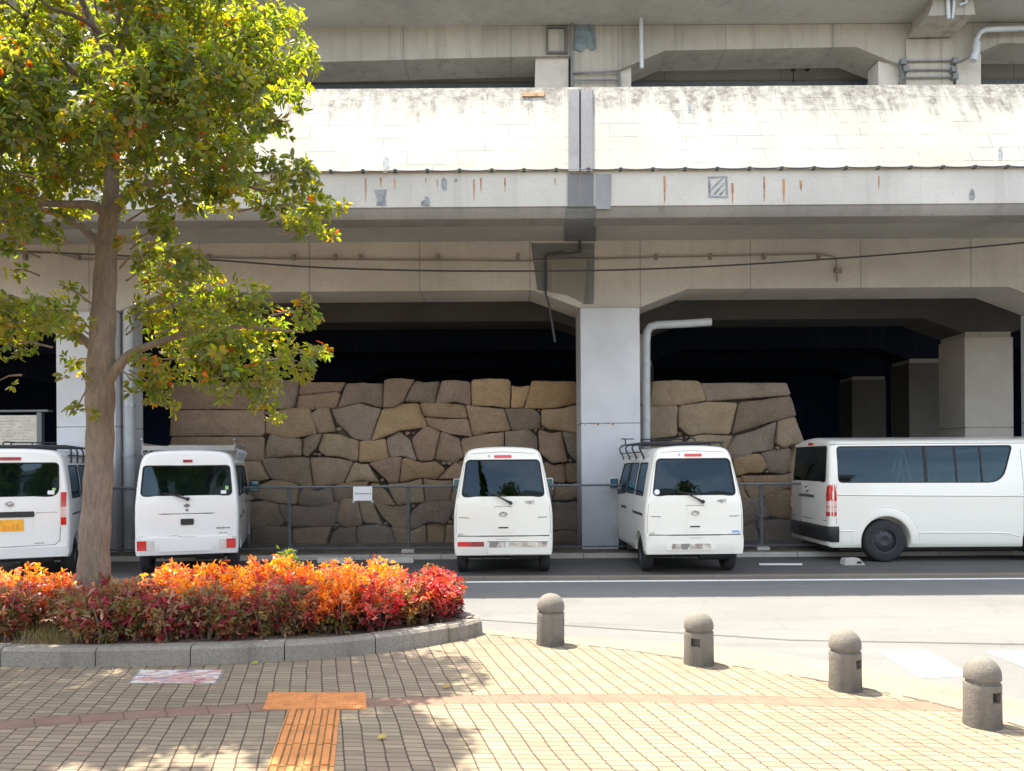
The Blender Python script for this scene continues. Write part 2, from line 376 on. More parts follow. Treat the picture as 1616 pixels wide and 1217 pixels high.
def tube(bm, pts, rad, seg=8, cap=True, mi=0):
    pts = [Vector(p) for p in pts]
    n = len(pts); rs = rad if isinstance(rad, (list, tuple)) else [rad] * n
    rings = []; up = None
    for i, p in enumerate(pts):
        d = ((pts[min(i + 1, n - 1)] - p).normalized() + (p - pts[max(i - 1, 0)]).normalized())
        if d.length < 1e-6: d = Vector((0, 0, 1))
        d.normalize()
        if up is None: up = d.orthogonal().normalized()
        up = (up - d * up.dot(d)); up = up.normalized() if up.length > 1e-5 else d.orthogonal().normalized()
        s = d.cross(up)
        rings.append([bm.verts.new(p + (up * math.cos(a) + s * math.sin(a)) * rs[i]) for a in [2 * math.pi * k / seg for k in range(seg)]])
    for i in range(n - 1):
        for k in range(seg):
            f = bm.faces.new((rings[i][k], rings[i][(k + 1) % seg], rings[i + 1][(k + 1) % seg], rings[i + 1][k])); f.material_index = mi
    if cap:
        bm.faces.new(rings[0][::-1]).material_index = mi; bm.faces.new(rings[-1]).material_index = mi
def lathe(bm, prof, seg=32, axis='z', c=(0, 0, 0), mi=0, cap=True):
    """prof: list of (r, t) along the axis"""
    rings = []
    for r, t in prof:
        ring = []
        for k in range(seg):
            a = 2 * math.pi * k / seg; u, v = r * math.cos(a), r * math.sin(a)
            q = {'z': (u, v, t), 'x': (t, u, v), 'y': (u, t, v)}[axis]
            ring.append(bm.verts.new((q[0] + c[0], q[1] + c[1], q[2] + c[2])))
        rings.append(ring)
    for i in range(len(rings) - 1):
        for k in range(seg):
            bm.faces.new((rings[i][k], rings[i][(k + 1) % seg], rings[i + 1][(k + 1) % seg], rings[i + 1][k])).material_index = mi
    if cap: bm.faces.new(rings[0][::-1]).material_index = mi; bm.faces.new(rings[-1]).material_index = mi
    return rings
def NBM(): return bmesh.new()
def smoothline(pts, sub=6):
    """Catmull-Rom through pts (any dimension)"""
    pts = [Vector(p) for p in pts]; out = []
    for i in range(len(pts) - 1):
        p0 = pts[max(i - 1, 0)]; p1 = pts[i]; p2 = pts[i + 1]; p3 = pts[min(i + 2, len(pts) - 1)]
        for k in range(sub):
            t = k / sub
            out.append(.5 * ((2 * p1) + (p2 - p0) * t + (2 * p0 - 5 * p1 + 4 * p2 - p3) * t * t + (3 * p1 - p0 - 3 * p2 + p3) * t ** 3))
    out.append(pts[-1]); return out
def text_mesh(s, size):
    cu = bpy.data.curves.new('txt', 'FONT'); cu.body = s; cu.size = size; cu.extrude = .002; cu.align_x = 'CENTER'
    o = bpy.data.objects.new('txt', cu); COL.objects.link(o)
    dg = bpy.context.evaluated_depsgraph_get(); me = bpy.data.meshes.new_from_object(o.evaluated_get(dg))
    bpy.data.objects.remove(o); bpy.data.curves.remove(cu); return me

# ------------------------------------------------------------------ ground, road, pavement
PZ = 0.195                                       # top of the paving
def sheet(name, pts, z, m, kind='structure', t=0.0):
    bm = NBM()
    if t: prism(bm, [(p[0], p[1]) for p in pts], 'z', z - t, z)
    else: bm.faces.new([bm.verts.new((p[0], p[1], z)) for p in pts])
    return tag(obj(name, bm, m, smooth=0), kind=kind)
sheet('ground', [(-220, -220), (220, -220), (220, 220), (-220, 220)], -.06, M['lot'])
sheet('road', [(-80, 3.0), (80, 3.0), (80, 10.62), (-80, 10.92)], -.02, M['asphalt'])
def ylot(x): return 10.78 - .0045 * x
bm = NBM()
for (d0, d1, z0, z1) in ((-.17, .02, -.019, .012),):
    n = 34
    for i in range(n):
        xa = -26 + i * 1.6; xb = xa + 1.592
        vs = [(xa, ylot(xa) + d0), (xb, ylot(xb) + d0), (xb, ylot(xb) + d1), (xa, ylot(xa) + d1)]
        prism(bm, vs, 'z', -.05, z1)
tag(obj('gutter_strip', bm, M['gutter'], smooth=0), kind='structure')
sheet('parking_lot', [(-80, ylot(-80) + .021), (80, ylot(80) + .021), (80, 60), (-80, 60)], 0.0, M['lot'], t=.05)
def lines(name, quads, z):
    bm = NBM()
    for q in quads: bm.faces.new([bm.verts.new((p[0], p[1], z)) for p in q])
    return tag(obj(name, bm, M['line'], smooth=0), kind='structure')
qs = []
for k in range(30):
    xa = -24 + k * 1.7; xb = xa + 1.7
    qs.append([(xa, ylot(xa) - .40), (xb, ylot(xb) - .40), (xb, ylot(xb) - .29), (xa, ylot(xa) - .29)])
lines('road_edge_line', qs, -.016)
yl = lambda px, py: G(px, py, -.016)
qs = []
for q in (((1385, 1027), (1462, 1025), (1533, 1066), (1452, 1070)), ((1556, 1028), (1640, 1026), (1720, 1060), (1640, 1062))):
    qs.append([yl(*p) for p in q])
lines('crossing_marking', qs, -.016)
# lot: painted bay dashes
qs = []
for (a, b, y0, y1) in ((1198, 1266, 889, 892),):
    qs.append([G(a, y1, .004), G(b, y1, .004), G(b, y0, .004), G(a, y0, .004)])
lines('bay_marking', qs, .004)
# gutter joint seen on the road
bm = NBM()
for (a, b) in (((1250, 1011), (1640, 1018)), ((745, 978), (1250, 1011))):
    p, q = G(a[0], a[1], -.0175), G(b[0], b[1], -.0175)
    bm.faces.new([bm.verts.new(v) for v in (p, q, q + Vector((0, .045, 0)), p + Vector((0, .045, 0)))])
tag(obj('road_joint', bm, M['lot'], smooth=0), kind='structure')

edge_px = [(763, 1000), (800, 1004), (845, 1010), (895, 1016), (942, 1020), (1000, 1027), (1060, 1036), (1130, 1046), (1215, 1060), (1305, 1075), (1396, 1092), (1463, 1106), (1513, 1118), (1560, 1131), (1616, 1147), (1700, 1172), (1800, 1210)]
edge = [G(x, y, PZ) for x, y in edge_px]
out_px = [(763, 996), (845, 1004), (925, 1009), (1060, 1016), (1190, 1029), (1305, 1046), (1396, 1062), (1463, 1077), (1545, 1092), (1616, 1108), (1700, 1128), (1800, 1160)]
outer = [G(x, y, .06) for x, y in out_px]
# planter outline (kerb outside face), front from left to the tip, then the back side
front_px = [(-420, 1046), (-250, 1049), (0, 1052), (150, 1053), (300, 1050), (400, 1046), (480, 1042), (560, 1035), (640, 1025), (700, 1015), (738, 1008), (762, 1001)]
front = [G(x, y, PZ) for x, y in front_px]
tip = front[-1]
back = [Vector((tip.x - .02, tip.y + .16, PZ)), Vector((tip.x - .25, tip.y + .42, PZ)), Vector((tip.x - .7, tip.y + .72, PZ)), Vector((tip.x - 1.4, tip.y + .98, PZ)), Vector((tip.x - 2.4, tip.y + 1.12, PZ)), Vector((tip.x - 4.5, tip.y + 1.2, PZ)), Vector((-8.5, tip.y + 1.25, PZ))]
pave = [Vector((9, -10, 0)), ] + [Vector((9, edge[-1].y - .8, 0))] + edge[::-1] + [b + Vector((.0, .0, 0)) for b in back] + [Vector((-30, back[-1].y, 0)), Vector((-30, -10, 0))]
sheet('pavement', pave, PZ, M['paver'], t=.25)
# the concrete gutter strip outside the pavement edge
bm = NBM()
ol = smoothline([(p.x, p.y, 0) for p in outer], 4); el = smoothline([(p.x, p.y, 0) for p in edge], 3)
N = 40
def samp(l, t):
    f = t * (len(l) - 1); i = min(int(f), len(l) - 2); return l[i].lerp(l[i + 1], f - i)
for i in range(N):
    a0, a1 = samp(el, i / N), samp(el, (i + .992) / N); b0, b1 = samp(ol, i / N), samp(ol, (i + .992) / N)
    d0 = (a0 - b0) * .12
    prism(bm, [(p.x, p.y) for p in (a0 + (b0 - a0) * .05, a1 + (b1 - a1) * .05, b1, b0)], 'z', -.05, .075)
tag(obj('kerb_apron', bm, M['gutter'], smooth=0), kind='structure')
# the dirt strip at the foot of the wall
bm = NBM(); box(bm, -40, 40, 12.92, 60, -.05, .085); tag(obj('dirt_verge', bm, M['dirt'], smooth=0), kind='structure')
bm = NBM(); 
for k in range(40): box(bm, -24 + k * 1.2, -24 + k * 1.2 + 1.19, 12.80, 12.915, -.05, .075, .008)
tag(obj('lot_kerb', bm, M['block'], smooth=0), kind='structure')

# broken dark strip for the open joint along the pavement edge
bm = NBM(); q_ = random.Random(4)
for i in range(N * 3):
    t0, t1 = i / (N * 3), (i + 1) / (N * 3); a0, a1 = samp(el, t0), samp(el, t1)
    if q_.random() < .22: continue
    d = Vector((a1.y - a0.y, -(a1.x - a0.x), 0)).normalized(); wd = q_.uniform(.012, .030)
    bm.faces.new([bm.verts.new((p.x, p.y, PZ + .003)) for p in (a0, a1, a1 + d * wd, a0 + d * wd)])
tag(obj('edge_joint', bm, M['dirt'], smooth=0), kind='structure')
# tactile paving
def tactile():
    t = thing('tactile_paving', 'orange tactile paving strip with a crossbar set into the block paving', 'tactile paving')
    z = PZ + .004
    def quad(bm, pts, z0, z1):
        prism(bm, [(p.x, p.y) for p in pts], 'z', z0, z1)
    bl, br, tr, tl = G(414.5, 1119.5, PZ), G(579, 1119.5, PZ), G(577.5, 1093.5, PZ), G(424, 1093.5, PZ)
    bm = NBM()
    for k in range(2):
        a, b = k / 2 + .003, (k + 1) / 2 - .003
        quad(bm, [bl.lerp(br, a), bl.lerp(br, b), tl.lerp(tr, b), tl.lerp(tr, a)], PZ - .02, z)
    for i in range(12):
        for j in range(6):
            u = (i + .5) / 12; v = (j + .5) / 6
            p = bl.lerp(br, u).lerp(tl.lerp(tr, u), v)
            lathe(bm, [(.016, z - .002), (.015, z + .003), (.011, z + .005)], 8, 'z', (p.x, p.y, 0))
    obj('warning_block', bm, M['orange'], t)
    A, B = G(455, 1120.5, PZ), G(536.5, 1120.5, PZ)
    C, D = G(420, 1217, PZ), G(526.5, 1217, PZ)
    d1, d2 = (C - A), (D - B)
    bm = NBM(); gm = NBM(); N = 6; ext = 1.9
    for i in range(N):
        u0, u1 = i / N * ext + .004, (i + 1) / N * ext - .003
        q = [A + d1 * u1, B + d2 * u1, B + d2 * u0, A + d1 * u0]
        quad(bm, q, PZ - .02, z)
        for k in range(4):
            for (s0, s1) in ((k / 4 + .05, k / 4 + .155),):
                c0, c1 = q[0].lerp(q[1], s0), q[0].lerp(q[1], s1); e0, e1 = q[3].lerp(q[2], s0), q[3].lerp(q[2], s1)
                a, b, c, d = c0.lerp(e0, .03), c1.lerp(e1, .03), c1.lerp(e1, .97), c0.lerp(e0, .97)
                quad(bm, [a, b, c, d], z - .001, z + .006)
                for (g0, g1) in ((s0 - .030, s0 - .004), (s1 + .004, s1 + .030)):
                    quad(gm, [q[0].lerp(q[1], g0), q[0].lerp(q[1], g1), q[3].lerp(q[2], g1), q[3].lerp(q[2], g0)], z - .002, z + .0008)
        quad(gm, [A + d1 * (u0 + .0), B + d2 * (u0 + .0), B + d2 * (u0 - .006), A + d1 * (u0 - .006)], z - .002, z + .0012)
    gb = obj('guiding_block', bm, M['orange'], t); obj('groove_dirt', gm, pmat('groove_dirt', (.17, .105, .03), .95, var=.5, scale=25), gb, 0)
tactile()
def plaque():
    t = thing('ground_plaque', 'rectangular picture plate with pink and white pattern flush in the shaded paving', 'plaque')
    c = [G(200, 1079, PZ), G(344, 1079, PZ), G(357, 1058, PZ), G(219, 1058, PZ)]
    m = sum(c, Vector()) / 4
    bm = NBM(); prism(bm, [(p.x, p.y) for p in c], 'z', PZ - .01, PZ + .004); obj('frame', bm, M['hub'], t, 0)
    bm = NBM(); q = [m + (p - m) * .93 for p in c]; prism(bm, [(p.x, p.y) for p in q], 'z', PZ, PZ + .007); obj('picture', bm, M['plaque'], t, 0)
plaque()

# ------------------------------------------------------------------ planter
def planter():
    t = thing('planter', 'raised curved planting bed with grey concrete kerb', 'planter')
    fl = smoothline([(p.x, p.y, 0) for p in front], 5); bl = smoothline([(p.x, p.y, 0) for p in back], 5)
    path = fl + bl
    # resample into kerb stones
    seglen = .60; bm = NBM(); acc = 0; stones = [[path[0]]]
    for a, b in zip(path, path[1:]):
        stones[-1].append(b); acc += (b - a).length
        if acc > seglen: acc = 0; stones.append([b])
    for s in stones:
        if len(s) < 2: continue
        L, Rr = [], []
        for i, p in enumerate(s):
            d = (s[min(i + 1, len(s) - 1)] - s[max(i - 1, 0)]).normalized(); nrm = Vector((-d.y, d.x, 0))
            q = p + d * (.004 if i == 0 else (-.004 if i == len(s) - 1 else 0))
            L.append(q + nrm * .0); Rr.append(q + nrm * .15)
        h = PZ + .132 + rnd.uniform(-.004, .004)
        prev = None
        for a, b in zip(L, Rr):
            n = (b - a).normalized()
            ring = [bm.verts.new((p.x, p.y, z)) for p, z in ((a, PZ - .03), (a + n * .008, h - .022), (a + n * .03, h), (b - n * .02, h), (b, h - .02), (b, PZ - .03))]
            if prev:
                for k in range(5): bm.faces.new((prev[k], prev[k + 1], ring[k + 1], ring[k]))
            else: bm.faces.new(ring)
            prev = ring
        bm.faces.new(prev[::-1])
    obj('kerb', bm, M['kerb'], t, 30)
    # soil
    inn = [p + Vector((0, .1, 0)) for p in fl[:-3]] + [p + Vector((-.12, -.1, 0)) for p in bl[3:]]
    bm = NBM(); bm.faces.new([bm.verts.new((p.x, p.y, PZ + .10)) for p in inn]); bmesh.ops.triangulate(bm, faces=bm.faces[:])
    obj('soil', bm, M['soil'], t, 0)
    return fl, bl
FL, BL = planter()

# ------------------------------------------------------------------ bollards
def bollard(px, py_base, wpx, h, hole_ang, tilt=0, label=''):
    c = G(px, py_base, PZ); r = wpx / 2 / F * c.y * math.cos(math.atan(c.x / c.y)) * .985
    t = thing('bollard', label, 'bollard', (c.x, c.y, PZ), 0, 'stone bollards along the pavement edge')
    seg = 40; zg = h * .655
    prof = [(r * 1.02, -.05), (r * 1.03, .004), (r * 1.0, h * .1), (r * .985, h * .38), (r * .985, h * .38 + .056), (r * .985, zg - .016), (r * .965, zg - .010)]
    bm = NBM(); rings = lathe(bm, prof, seg)
    bm.faces.ensure_lookup_table()
    ang = hole_ang; hit = []
    for f in bm.faces:
        cc = f.calc_center_median(); a = math.atan2(cc.y, cc.x)
        if abs((a - ang + math.pi) % (2 * math.pi) - math.pi) < .029 / r and abs(cc.z - (h * .38 + .028)) < .02: hit.append(f)
    ex = bmesh.ops.extrude_face_region(bm, geom=hit)
    d = Vector((-math.cos(ang), -math.sin(ang), 0)) * .045
    for v in [e for e in ex['geom'] if isinstance(e, bmesh.types.BMVert)]: v.co += d
    bmesh.ops.delete(bm, geom=hit, context='FACES')
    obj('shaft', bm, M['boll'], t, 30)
    bm = NBM()
    lathe(bm, [(r * .86, zg - .016), (r * .86, zg + .018)], seg)
    rr = r * .985; hd = h - zg - .008; prof = [(rr * .97, zg + .008), (rr, zg + .014), (rr, zg + hd * .22)]
    for k in range(1, 9):
        a = k / 9 * math.pi / 2; prof.append((rr * math.cos(a) ** .9 + .001, zg + hd * .22 + (h - zg - hd * .22) * math.sin(a)))
    prof.append((.004, h)); lathe(bm, prof, seg)
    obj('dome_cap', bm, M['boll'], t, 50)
    t.rotation_euler = (0, tilt, 0)
b_lab = ['bollard nearest the red shrubs with its square hole turned to the right edge', 'bollard with a square hole left of its middle', 'bollard with a square hole at its right beside the crossing stripe', 'largest bollard nearest the viewer with a square hole right of its middle']
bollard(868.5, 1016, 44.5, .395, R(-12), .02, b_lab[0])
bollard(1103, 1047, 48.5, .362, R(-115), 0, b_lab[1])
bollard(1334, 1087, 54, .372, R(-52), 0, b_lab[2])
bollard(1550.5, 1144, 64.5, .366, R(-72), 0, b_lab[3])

# ------------------------------------------------------------------ lower viaduct
def px_poly(pts, D): return [(P(x, y, D).x, P(x, y, D).z) for x, y in pts]
VT = thing('viaduct', 'weathered concrete viaduct deck with stained white parapet over the parking lot', 'viaduct')
BD = 13.45
ZB = P(808, 458, BD).z                      # beam bottom
ZS = P(808, 380, BD).z                      # soffit
ZC = P(808, 486, 13.4).z                    # column head
XL, XR = -90.0, 90.0
def beam(D, depth, cols, name, mat, zb=ZB, zc=ZC, ztop=ZS, hw=.52, hl=.85, x0=-40, x1=40):
    bm = NBM(); pts = [(x0, ztop), (x0, zb)]
    for c in cols: pts += [(c - hw - hl, zb), (c - hw, zc), (c + hw, zc), (c + hw + hl, zb)]
    pts += [(x1, zb), (x1, ztop)]
    prism(bm, pts[::-1], 'y', D, D + depth)
    return obj(name, bm, mat, VT, 0)
COLS = [-16.6, -7.50, 1.745, 10.17, 18.3]
beam(BD, .95, COLS, 'front_beam', M['beam'])
ROWS = [(16.4, [-16, -6.9, 2.35, 10.27, 18.3]), (20.7, [-15.4, -6.1, 3.3, 11.36, 19.4]), (25.0, [-15, -5.4, 3.7, 11.73, 19.8])]
for D, cs in ROWS: beam(D, .95, cs, 'inner_beam', M['inner'] if D < 18 else M['deepshade'])
def column(x, D, hw, mat, z1, name='column'):
    bm = NBM(); box(bm, x - hw + .03, x + hw - .03, D + .03, D + .97, -.05, ZC + .02); c = obj(name, bm, M['beam'], VT, 0)
    bm = NBM(); zm = 1.62 - 35 / 1200 * 13.4 + .8
    zs = 2.30
    for (a, b) in ((.0, zs - .006), (zs + .006, z1)):
        box(bm, x - hw, x + hw, D, D + 1.0, a, b, .006)
    obj('cladding', bm, mat, c, 0)
    return c
for x in COLS: column(x, 13.40, .52, M['clad'], ZC - .015)
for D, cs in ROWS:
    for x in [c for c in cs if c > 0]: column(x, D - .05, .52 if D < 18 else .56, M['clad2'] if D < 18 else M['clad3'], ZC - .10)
# rust along the joint of the near column
for k in range(9):
    x = 1.745 - .48 + k * .06 + rnd.uniform(-.02, .02); h = rnd.uniform(.006, .05) if k % 4 else .06
    bm = NBM(); box(bm, x, x + rnd.uniform(.012, .06), 13.396, 13.402, 2.30 - h * .6, 2.302); obj('rust_streak', bm, M['rust'], VT, 0)
# deck slab (soffit), fascia with rolled lip, parapet
ZF0 = P(808, 326, PAR_D).z
bm = NBM(); prism(bm, [(PAR_D + .25, ZF0 + .12), (BD - .02, ZS - .01), (BD + .94, ZS - .01), (BD + .94, ZS + .7), (PAR_D + .25, ZS + .5)], 'x', -60, 60)
obj('deck_slab', bm, M['soffit'], VT, 0)
bm = NBM(); prism(bm, [(PAR_D, ZF0 + .0), (PAR_D, PAR_ZB), (PAR_D + .3, PAR_ZB), (PAR_D + .3, ZF0)], 'x', -60, 60); obj('fascia', bm, M['fascia'], VT, 0)
zl = P(808, 343, PAR_D).z
bm = NBM(); prism(bm, [(PAR_D + .02, ZF0 + .001), (PAR_D + .03, ZF0 - .06), (PAR_D + .09, zl + .01), (PAR_D + .16, zl), (PAR_D + .42, zl), (PAR_D + .42, ZF0 + .13)], 'x', -60, 60); obj('edge_lip', bm, M['lip'], VT, 30)
bm = NBM(); prism(bm, [(PAR_D - .03, PAR_ZB + .003), (PAR_D + PAR_B - .03, PAR_ZT), (PAR_D + PAR_B + .22, PAR_ZT), (PAR_D + PAR_B + .22, PAR_ZB + .003)], 'x', -60, 60)
obj('parapet', bm, M['parapet'], VT, 0)
bm = NBM(); prism(bm, [(PAR_D + PAR_B + .221, PAR_ZB), (34, PAR_ZB), (34, PAR_ZB + .3), (PAR_D + PAR_B + .221, PAR_ZB + .3)], 'x', -60, 60); obj('walkway_deck', bm, M['soffit'], VT, 0)
bm = NBM(); box(bm, -60, 60, BD + .945, 34, ZS - .008, ZS + .3); obj('inner_slab', bm, M['deepshade'], VT, 0)
# scalloped cable along the parapet foot
bm = NBM(); pts = []; x = -9.0
while x < 9:
    for k in range(5):
        t = k / 5; pts.append((x + t * .46, PAR_D - .05, PAR_ZB + .012 - .016 * 4 * t * (1 - t) * (1 if int(x * 10) % 2 else .7)))
    x += .46
tube(bm, pts, .011, 5)
x = -9.0
while x < 9: box(bm, x - .022, x + .022, PAR_D - .065, PAR_D - .004, PAR_ZB - .012, PAR_ZB + .026); x += .46
obj('cable', bm, M['dpipe'], VT, 40)
# grey sheet cover over the expansion joint, flared feet, dark gap
def slope_pt(px, py, off):      # point of the inclined parapet face
    px, py = unroll(px, py); k = (HY - py) / F; t = math.tan(R(PAR_TILT))
    D = (PAR_D - .03 - off + (CZ - PAR_ZB) * t) / (1 - k * t); return Vector(((px - CX) / F * D, D, CZ + k * D))
bm = NBM()
def slab_on(fn, corners, th, mi=0):
    A = [bm.verts.new(fn(x, y, .002)) for x, y in corners]; B = [bm.verts.new(fn(x, y, th)) for x, y in corners]
    bm.faces.new(A).material_index = mi; bm.faces.new(B[::-1]).material_index = mi
    for i in range(len(A)): bm.faces.new((A[i], B[i], B[(i + 1) % len(A)], A[(i + 1) % len(A)])).material_index = mi
slab_on(slope_pt, [(897, 141), (914, 141), (914, 270), (897, 270)], .03)
slab_on(slope_pt, [(917, 141), (935, 141), (935, 270), (917, 270)], .03)
slab_on(slope_pt, [(914.3, 141), (916.7, 141), (916.7, 270), (914.3, 270)], .012, 1)
face_pt = lambda px, py, off: P(px, py, PAR_D - off)
slab_on(face_pt, [(896, 274), (915, 274), (915, 326), (896, 326)], .02, 2)
slab_on(face_pt, [(917, 274), (937, 274), (937, 326), (917, 326)], .02, 2)
slab_on(face_pt, [(941, 275), (965, 275), (964, 330), (940, 330)], .012, 3)
obj('joint_cover', bm, [concrete('cover_sheet', (.20, .20, .21), .5), M['trim'], concrete('cover_concrete', (.20, .205, .215), .4, (.12, .12, .125)), concrete('cover_lightgrey', (.30, .31, .315), .4)], VT, 0)
bm = NBM(); xa, xb = P(893, 330, PAR_D).x, P(941, 330, PAR_D).x
prism(bm, [(PAR_D + .013, ZF0 - .002), (PAR_D + .022, ZF0 - .063), (PAR_D + .084, zl + .005), (PAR_D + .157, zl - .006), (PAR_D + .43, zl - .006), (PAR_D + .43, zl + .02), (PAR_D + .10, ZF0 - .004)], 'x', xa, xb); obj('joint_seal', bm, M['patch'], VT, 0)
# repaired concrete round the joint, under the deck and on the beam
bm = NBM()
def soff(px, py, off):
    px, py = unroll(px, py); k = (HY - py) / F
    z0, z1 = ZF0 + .12, ZS - .01; y0, y1 = PAR_D + .25, BD - .02; m = (z1 - z0) / (y1 - y0)
    D = (z0 - CZ - m * y0 - off) / (k - m); return Vector(((px - CX) / F * D, D, CZ + k * D))
slab_on(soff, [(891, 347), (914, 347), (914, 381), (891, 381)], .02)
slab_on(soff, [(917, 347), (941, 347), (940, 381), (917, 381)], .02)
bp = lambda px, py, off: P(px, py, BD - off)
slab_on(bp, [(838, 384), (892, 384), (892, 400), (912, 400), (912, 396), (938, 396), (938, 408), (865, 408), (865, 460), (848, 458)], .012)
slab_on(bp, [(866, 409), (925, 409), (924, 440), (919, 478), (895, 466), (866, 461)], .010, 1)
slab_on(bp, [(926, 409), (938, 409), (937, 480), (920, 480), (925, 440)], .012, 0)
slab_on(bp, [(893, 384), (938, 384), (938, 395.5), (893, 395.5)], .014, 0)
obj('repair_patch', bm, [M['patch'], concrete('repair_mortar_pale', (.26, .25, .215), .5, (.5, .48, .44))], VT, 0)
# marks and rust on the fascia
def mark(pts, m, nm, th=.004, fn=face_pt):
    global bm
    bm = NBM(); slab_on(fn, pts, th); obj(nm, bm, m, VT, 0)
for pts in ([(590, 300), (611, 299), (608, 313), (610, 325), (594, 325), (595, 315)], [(664, 325), (665, 318), (671, 315), (670, 311), (676, 310), (679, 318), (678, 326)],
            [(697, 284), (700, 280), (705, 283), (705, 300), (700, 302), (697, 295)], [(1529, 309), (1533, 297), (1537, 300), (1539, 311), (1537, 316), (1530, 316)], [(717, 283), (721, 282), (722, 287), (718, 288)]):
    mark(pts, M['paintmark'], 'paint_mark')
for pts in ([(604, 252), (608, 246), (613, 250), (615, 262), (612, 272), (605, 273)], [(1575, 236), (1580, 232), (1583, 240), (1581, 253), (1576, 253)], [(1085, 165), (1090, 163), (1091, 177), (1086, 179)]):
    mark(pts, M['paintmark'], 'paint_mark', .004, slope_pt)
mark([(824, 146), (859, 146), (859, 152), (824, 152)], M['rust'], 'rust_plate', .02, slope_pt)
bm = NBM()
fr = ((1117, 279), (1146, 278), (1150, 311), (1119, 312))
for (a, b, c, d) in (((1117, 279), (1121, 279), (1122, 312), (1118, 312)), ((1144, 278), (1148, 278), (1149, 309), (1145, 309)), ((1121, 279), (1144, 278), (1144, 281.5), (1121, 282)), ((1122, 309), (1149, 310), (1150, 313), (1122, 312.5)),
                     ((1122.5, 297), (1138, 282), (1142, 282), (1122.5, 302)), ((1124, 307), (1143, 287), (1143, 292), (1129, 308)), ((1133, 308), (1144, 297), (1144, 301), (1138, 309))):
    slab_on(face_pt, [a, b, c, d], .004)
obj('painted_square', bm, M['paintmark'], VT, 0)
for (x, y0, y1, ww) in ((577, 281, 318, 3), (601, 280, 296, 3), (623, 283, 300, 2.4), (690, 283, 297, 2), (672, 281, 291, 2), (748, 283, 318, 2.6), (759, 281, 303, 3), (797, 281, 304, 3), (876, 281, 294, 2), (1049, 278, 322, 4), (1156, 289, 322, 4), (1206, 279, 319, 3), (1237, 283, 320, 5), (1264, 285, 302, 5), (1387, 278, 300, 2.4)):
    mark([(x - ww / 2, y0), (x + ww * .35, y0), (x + ww * .42, y0 * .6 + y1 * .4), (x + ww * .10, y1), (x - ww * .12, y1 - 2), (x - ww * .36, y0 * .5 + y1 * .5)], M['rust'], 'rust_streak', .0035)
# conduits on the front beam
bm = NBM()
def run(pts, r, D, seg=6): tube(bm, [P(x, y, D) for x, y in pts], r, seg)
run([(0, 402), (40, 400), (85, 399), (130, 410), (330, 407), (600, 410), (835, 412), (1000, 407), (1290, 401), (1316, 405), (1320, 412), (1321, 445)], .013, BD - .05)
for x in (42, 125, 330, 465, 530, 570, 692, 818, 1035, 1120, 1205, 1291): 
    y = 407 if x < 700 else 406; p = P(x, y, BD); box(bm, p.x - .025, p.x + .025, BD - .07, BD - .002, p.z - .05, p.z + .05)
p = P(1321, 428, BD); box(bm, p.x - .06, p.x + .06, BD - .07, BD - .002, p.z - .04, p.z + .04)
obj('conduit', bm, pmat('tan_conduit', (.22, .19, .155), .6), VT, 40)
bm = NBM()
run([(915, 330), (915, 398)], .02, BD - .06); run([(915, 398), (864, 402), (861, 405), (861, 463), (866, 480), (876, 540)], .02, BD - .06, 7)
obj('drain_conduit', bm, M['dpipe'], VT, 40)
bm = NBM(); p = P(548, 437, BD); box(bm, p.x - .09, p.x + .09, BD - .004, BD - .001, p.z - .13, p.z + .13); obj('cover_plate', bm, M['beam'], VT, 0); bm = NBM(); p = P(1336, 434, BD); box(bm, p.x - .12, p.x + .12, BD - .006, BD - .001, p.z - .10, p.z + .12)
obj('cover_plate', bm, M['beam'], VT, 0)
# added walls shutting daylight out below the deck, shade in their navy colour
bm = NBM(); box(bm, -60, 60, 33, 33.4, -.05, ZS - .02); tag(obj('added_back_wall', bm, M['shadewall'], smooth=0), 'added dark wall shutting out daylight at the far end under the viaduct', 'wall')
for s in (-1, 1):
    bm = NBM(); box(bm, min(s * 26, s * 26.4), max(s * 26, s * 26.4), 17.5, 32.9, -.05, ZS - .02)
    tag(obj('added_side_wall', bm, M['shadewall'], smooth=0), 'added dark side wall shutting out daylight at the %s under the viaduct' % ('left' if s < 0 else 'right'), 'wall')

# ------------------------------------------------------------------ upper viaduct
UT = thing('upper_viaduct', 'upper concrete viaduct with haunched beams and columns rising behind the white parapet', 'viaduct')
UD = 17.0
def uz(y): return P(808, y, UD).z
def upoly(pts, mat, name, D0, D1, D=None):
    bm = NBM(); prism(bm, px_poly(pts, D or D0), 'y', D0, D1); return obj(name, bm, mat, UT, 0)
def ex(px): return px
# left bay beam, right bay haunched beam, next bay
upoly([(-700, 41), (901, 41), (901, 88), (840, 89), (500, 98), (-700, 106)], M['upper'], 'beam', UD, UD + .9)
upoly([(904, 41), (2200, 32), (2200, 66), (1580, 68), (1505, 100), (1428, 105), (1350, 74), (1050, 80), (976, 111), (904, 116)], M['upper'], 'beam', UD, UD + .9)
upoly([(905, 118), (976, 113), (976, 260), (905, 260)], M['upper'], 'column', UD - .02, UD + .86)
upoly([(1430, 62), (1504, 61), (1504, 260), (1430, 260)], M['upper'], 'column', UD - .05, UD + .85)
upoly([(845, 91), (897, 90), (897, 260), (843, 260)], pmat('pale_panel', (.50, .47, .42), .7, scale=2), 'pale_panel', UD + .1, UD + .6, UD + .1)
upoly([(1386, 96), (1424, 106), (1424, 260), (1386, 260)], pmat('pale_panel', (.5, .47, .42)), 'pale_panel', UD + .1, UD + .6, UD + .1)
upoly([(1509, 101), (1548, 84), (1548, 260), (1509, 260)], pmat('pale_panel', (.5, .47, .42)), 'pale_panel', UD + .1, UD + .6, UD + .1)
